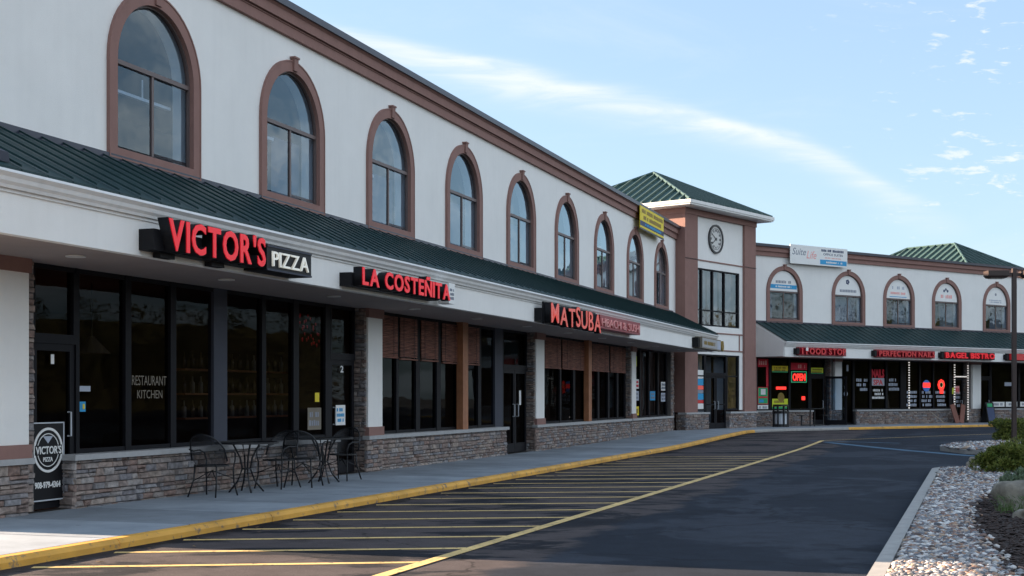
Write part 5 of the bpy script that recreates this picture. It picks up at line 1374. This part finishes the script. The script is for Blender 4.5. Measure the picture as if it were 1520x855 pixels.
def shrub(name, label, loc, size, n, seed, mat='yew', box=False, leaf=.055, cat='shrub', group=None):
    t = thing(name, label, cat, FW, loc, 0, group); r = random.Random(seed)
    b = MB()
    stems = []
    for k in range(14):
        a = r.uniform(0, 2 * PI); e = (math.cos(a) * size[0] * r.uniform(.3, .8), math.sin(a) * size[1] * r.uniform(.3, .8), size[2] * r.uniform(.55, .95)); stems.append(e)
        b.tube([(e[0] * .1, e[1] * .1, 0), (e[0] * .5, e[1] * .5, e[2] * .5), e], [.018, .010, .004], 4)
    b.build('stem', M['bark'], t)
    V = []; F = []
    clumps = []
    for k in range(46):
        if box: c = (r.uniform(-1, 1) * size[0] * .9, r.uniform(-1, 1) * size[1] * .9, r.uniform(.15, .98) * size[2])
        else:
            a = r.uniform(0, 2 * PI); rr = math.sqrt(r.random()); zz = r.random(); m_ = math.sqrt(max(0, 1 - (zz * .85) ** 2)); c = (math.cos(a) * rr * size[0] * m_, math.sin(a) * rr * size[1] * m_, (.12 + .85 * zz) * size[2])
        clumps.append((c, r.uniform(.12, .26) * (size[0] + size[2]) * .6))
    per = n // len(clumps)
    for (c, cr_) in clumps:
        for k in range(per):
            d = Vector((r.gauss(0, 1), r.gauss(0, 1), r.gauss(0, 1))); d.normalize(); rad = cr_ * r.uniform(.35, 1.0) ** .5
            p = Vector(c) + Vector((d.x * rad, d.y * rad, d.z * rad * .8))
            if p.z < .04: continue
            ax = (d + Vector((r.uniform(-.5, .5), r.uniform(-.5, .5), r.uniform(.2, 1.0)))).normalized(); sd_ = ax.cross(Vector((r.uniform(-1, 1), r.uniform(-1, 1), r.uniform(-1, 1)))).normalized()
            l = leaf * r.uniform(.7, 1.4); w_ = leaf * .28
            i = len(V); V += [tuple(p - sd_ * w_), tuple(p + ax * l * .5 + sd_ * w_ * .9), tuple(p + ax * l), tuple(p + ax * l * .45 - sd_ * w_ * 1.1)]; F.append((i, i + 1, i + 2, i + 3))
    me = bpy.data.meshes.new('foliage'); me.from_pydata(V, [], F); me.materials.append(M[mat]); link('foliage', me, t)
    return t
shrub('evergreen_shrub', 'low spreading evergreen shrub on the gravel behind the small rock', (9.0, 24.6, .1), (.50, .5, .44), 9000, 1)
shrub('evergreen_shrub', 'evergreen shrub at the right edge just behind the spreading one', (9.75, 25.2, .1), (.55, .5, .52), 9000, 2)
shrub('evergreen_shrub', 'darker evergreen shrub cut by the right edge of the picture', (9.95, 23.6, .1), (.40, .5, .42), 6000, 3)
shrub('clipped_hedge', 'small clipped hedge block left of the lamp post', (14.95, 40.6, .12), (.42, .5, .62), 7000, 4, box=True, leaf=.06)
shrub('clipped_hedge', 'clipped hedge block right behind the lamp post', (16.0, 41.2, .12), (.5, .5, .62), 7000, 5, box=True, leaf=.06)
shrub('sage_plant', 'grey-green leafy plant behind the large boulder', (8.1, 20.6, .1), (.55, .35, .22), 3500, 6, mat='sage', leaf=.07, cat='plant')
t = thing('grass_tuft', 'small green grass tuft growing against the large boulder', 'grass', FW, (6.02, 16.15, .10)); b = MB(); r = random.Random(4)
for k in range(150):
    a = r.uniform(0, 2 * PI); ln = r.uniform(.1, .26); x, y = r.uniform(-.2, .3), r.uniform(-.08, .08); dx, dy = math.cos(a) * ln * .6, math.sin(a) * ln * .6
    b.poly([(x - .005, y, 0), (x + .005, y, 0), (x + dx * .5 + .003, y + dy * .5, ln * .7)]); b.poly([(x + dx * .5 - .003, y + dy * .5, ln * .68), (x + dx * .5 + .003, y + dy * .5, ln * .7), (x + dx, y + dy, ln * .9)])
b.build('blades', M['grass'], t, fix=False)

# lamp post with two shoebox heads
t = thing('street_lamp', 'dark bronze parking lot lamp post with shoebox heads at the right edge', 'lamp post', FW, (13.9, 37.3, .1 + G(37.3)))
MB().box(-.13, .13, -.13, .13, 0, .03).build('base_plate', M['lamp_post'], t)
MB().box(-.055, .055, -.055, .055, .03, 4.93).build('pole', M['lamp_post'], t)
for s_ in (-1, 1):
    MB().box(.055 * s_, .20 * s_, -.03, .03, 4.72, 4.80).build('arm', M['lamp_post'], t)
    b = MB(); x0, x1 = (.20 * s_, .78 * s_); x0, x1 = min(x0, x1), max(x0, x1)
    b.hexa([(x0 + .06, -.17, 4.66), (x1 - .06, -.17, 4.66), (x1 - .06, .17, 4.66), (x0 + .06, .17, 4.66), (x0, -.2, 4.72), (x1, -.2, 4.72), (x1, .2, 4.72), (x0, .2, 4.72)]); b.box(x0, x1, -.2, .2, 4.721, 4.86)
    hd = b.build('lamp_head', M['lamp_post'], t); MB().box(x0 + .1, x1 - .1, -.13, .13, 4.645, 4.659).build('lens', M['lamp_lens'], hd)

# ------------------------------------------------------------------ WOODS ACROSS THE LOT (seen in the glass)
r = random.Random(21); V = []; F = []
path = [(85, 110), (82, 70), (80, 30), (74, -10), (56, -50), (20, -70), (-20, -74), (-60, -70)]
for (xa, ya), (xb, yb) in zip(path, path[1:]):
    Ln = math.hypot(xb - xa, yb - ya); k = int(Ln / 4)
    n = len(V); dv = Vector((xa + xb, ya + yb)).normalized() * 7
    V += [(xa, ya, 0), (xb, yb, 0), (xb + dv.x, yb + dv.y, 8.5), (xa + dv.x, ya + dv.y, 8.5)]; F.append((n, n + 1, n + 2, n + 3))
    for i in range(k):
        for row in range(2):
            cx = xa + (xb - xa) * (i + r.random()) / k; cy = ya + (yb - ya) * (i + r.random()) / k
            d = Vector((cx, cy)).normalized(); cx += d.x * row * 5; cy += d.y * row * 5
            h = r.uniform(6, 9) + row * 3; R0 = r.uniform(2.2, 3.6)
            for q in range(1000):
                a = r.uniform(0, 2 * PI); zz = r.random() ** .8; rr = R0 * math.sqrt(max(.05, 1 - (zz * 1.6 - .6) ** 2 * .8)) * r.uniform(.7, 1.05)
                px_, py_, pz_ = cx + math.cos(a) * rr, cy + math.sin(a) * rr, .2 + zz * h; s_ = r.uniform(.15, .34)
                u1, u2, u3, v1, v2, v3 = [r.uniform(-s_, s_) for _ in range(6)]
                n = len(V); V += [(px_, py_, pz_), (px_ + u1, py_ + u2, pz_ + u3), (px_ + v1, py_ + v2, pz_ + v3)]; F.append((n, n + 1, n + 2))
me = bpy.data.meshes.new('far_woods'); me.from_pydata(V, [], F); me.materials.append(M['woods']); link('far_woods', me, kind='stuff')
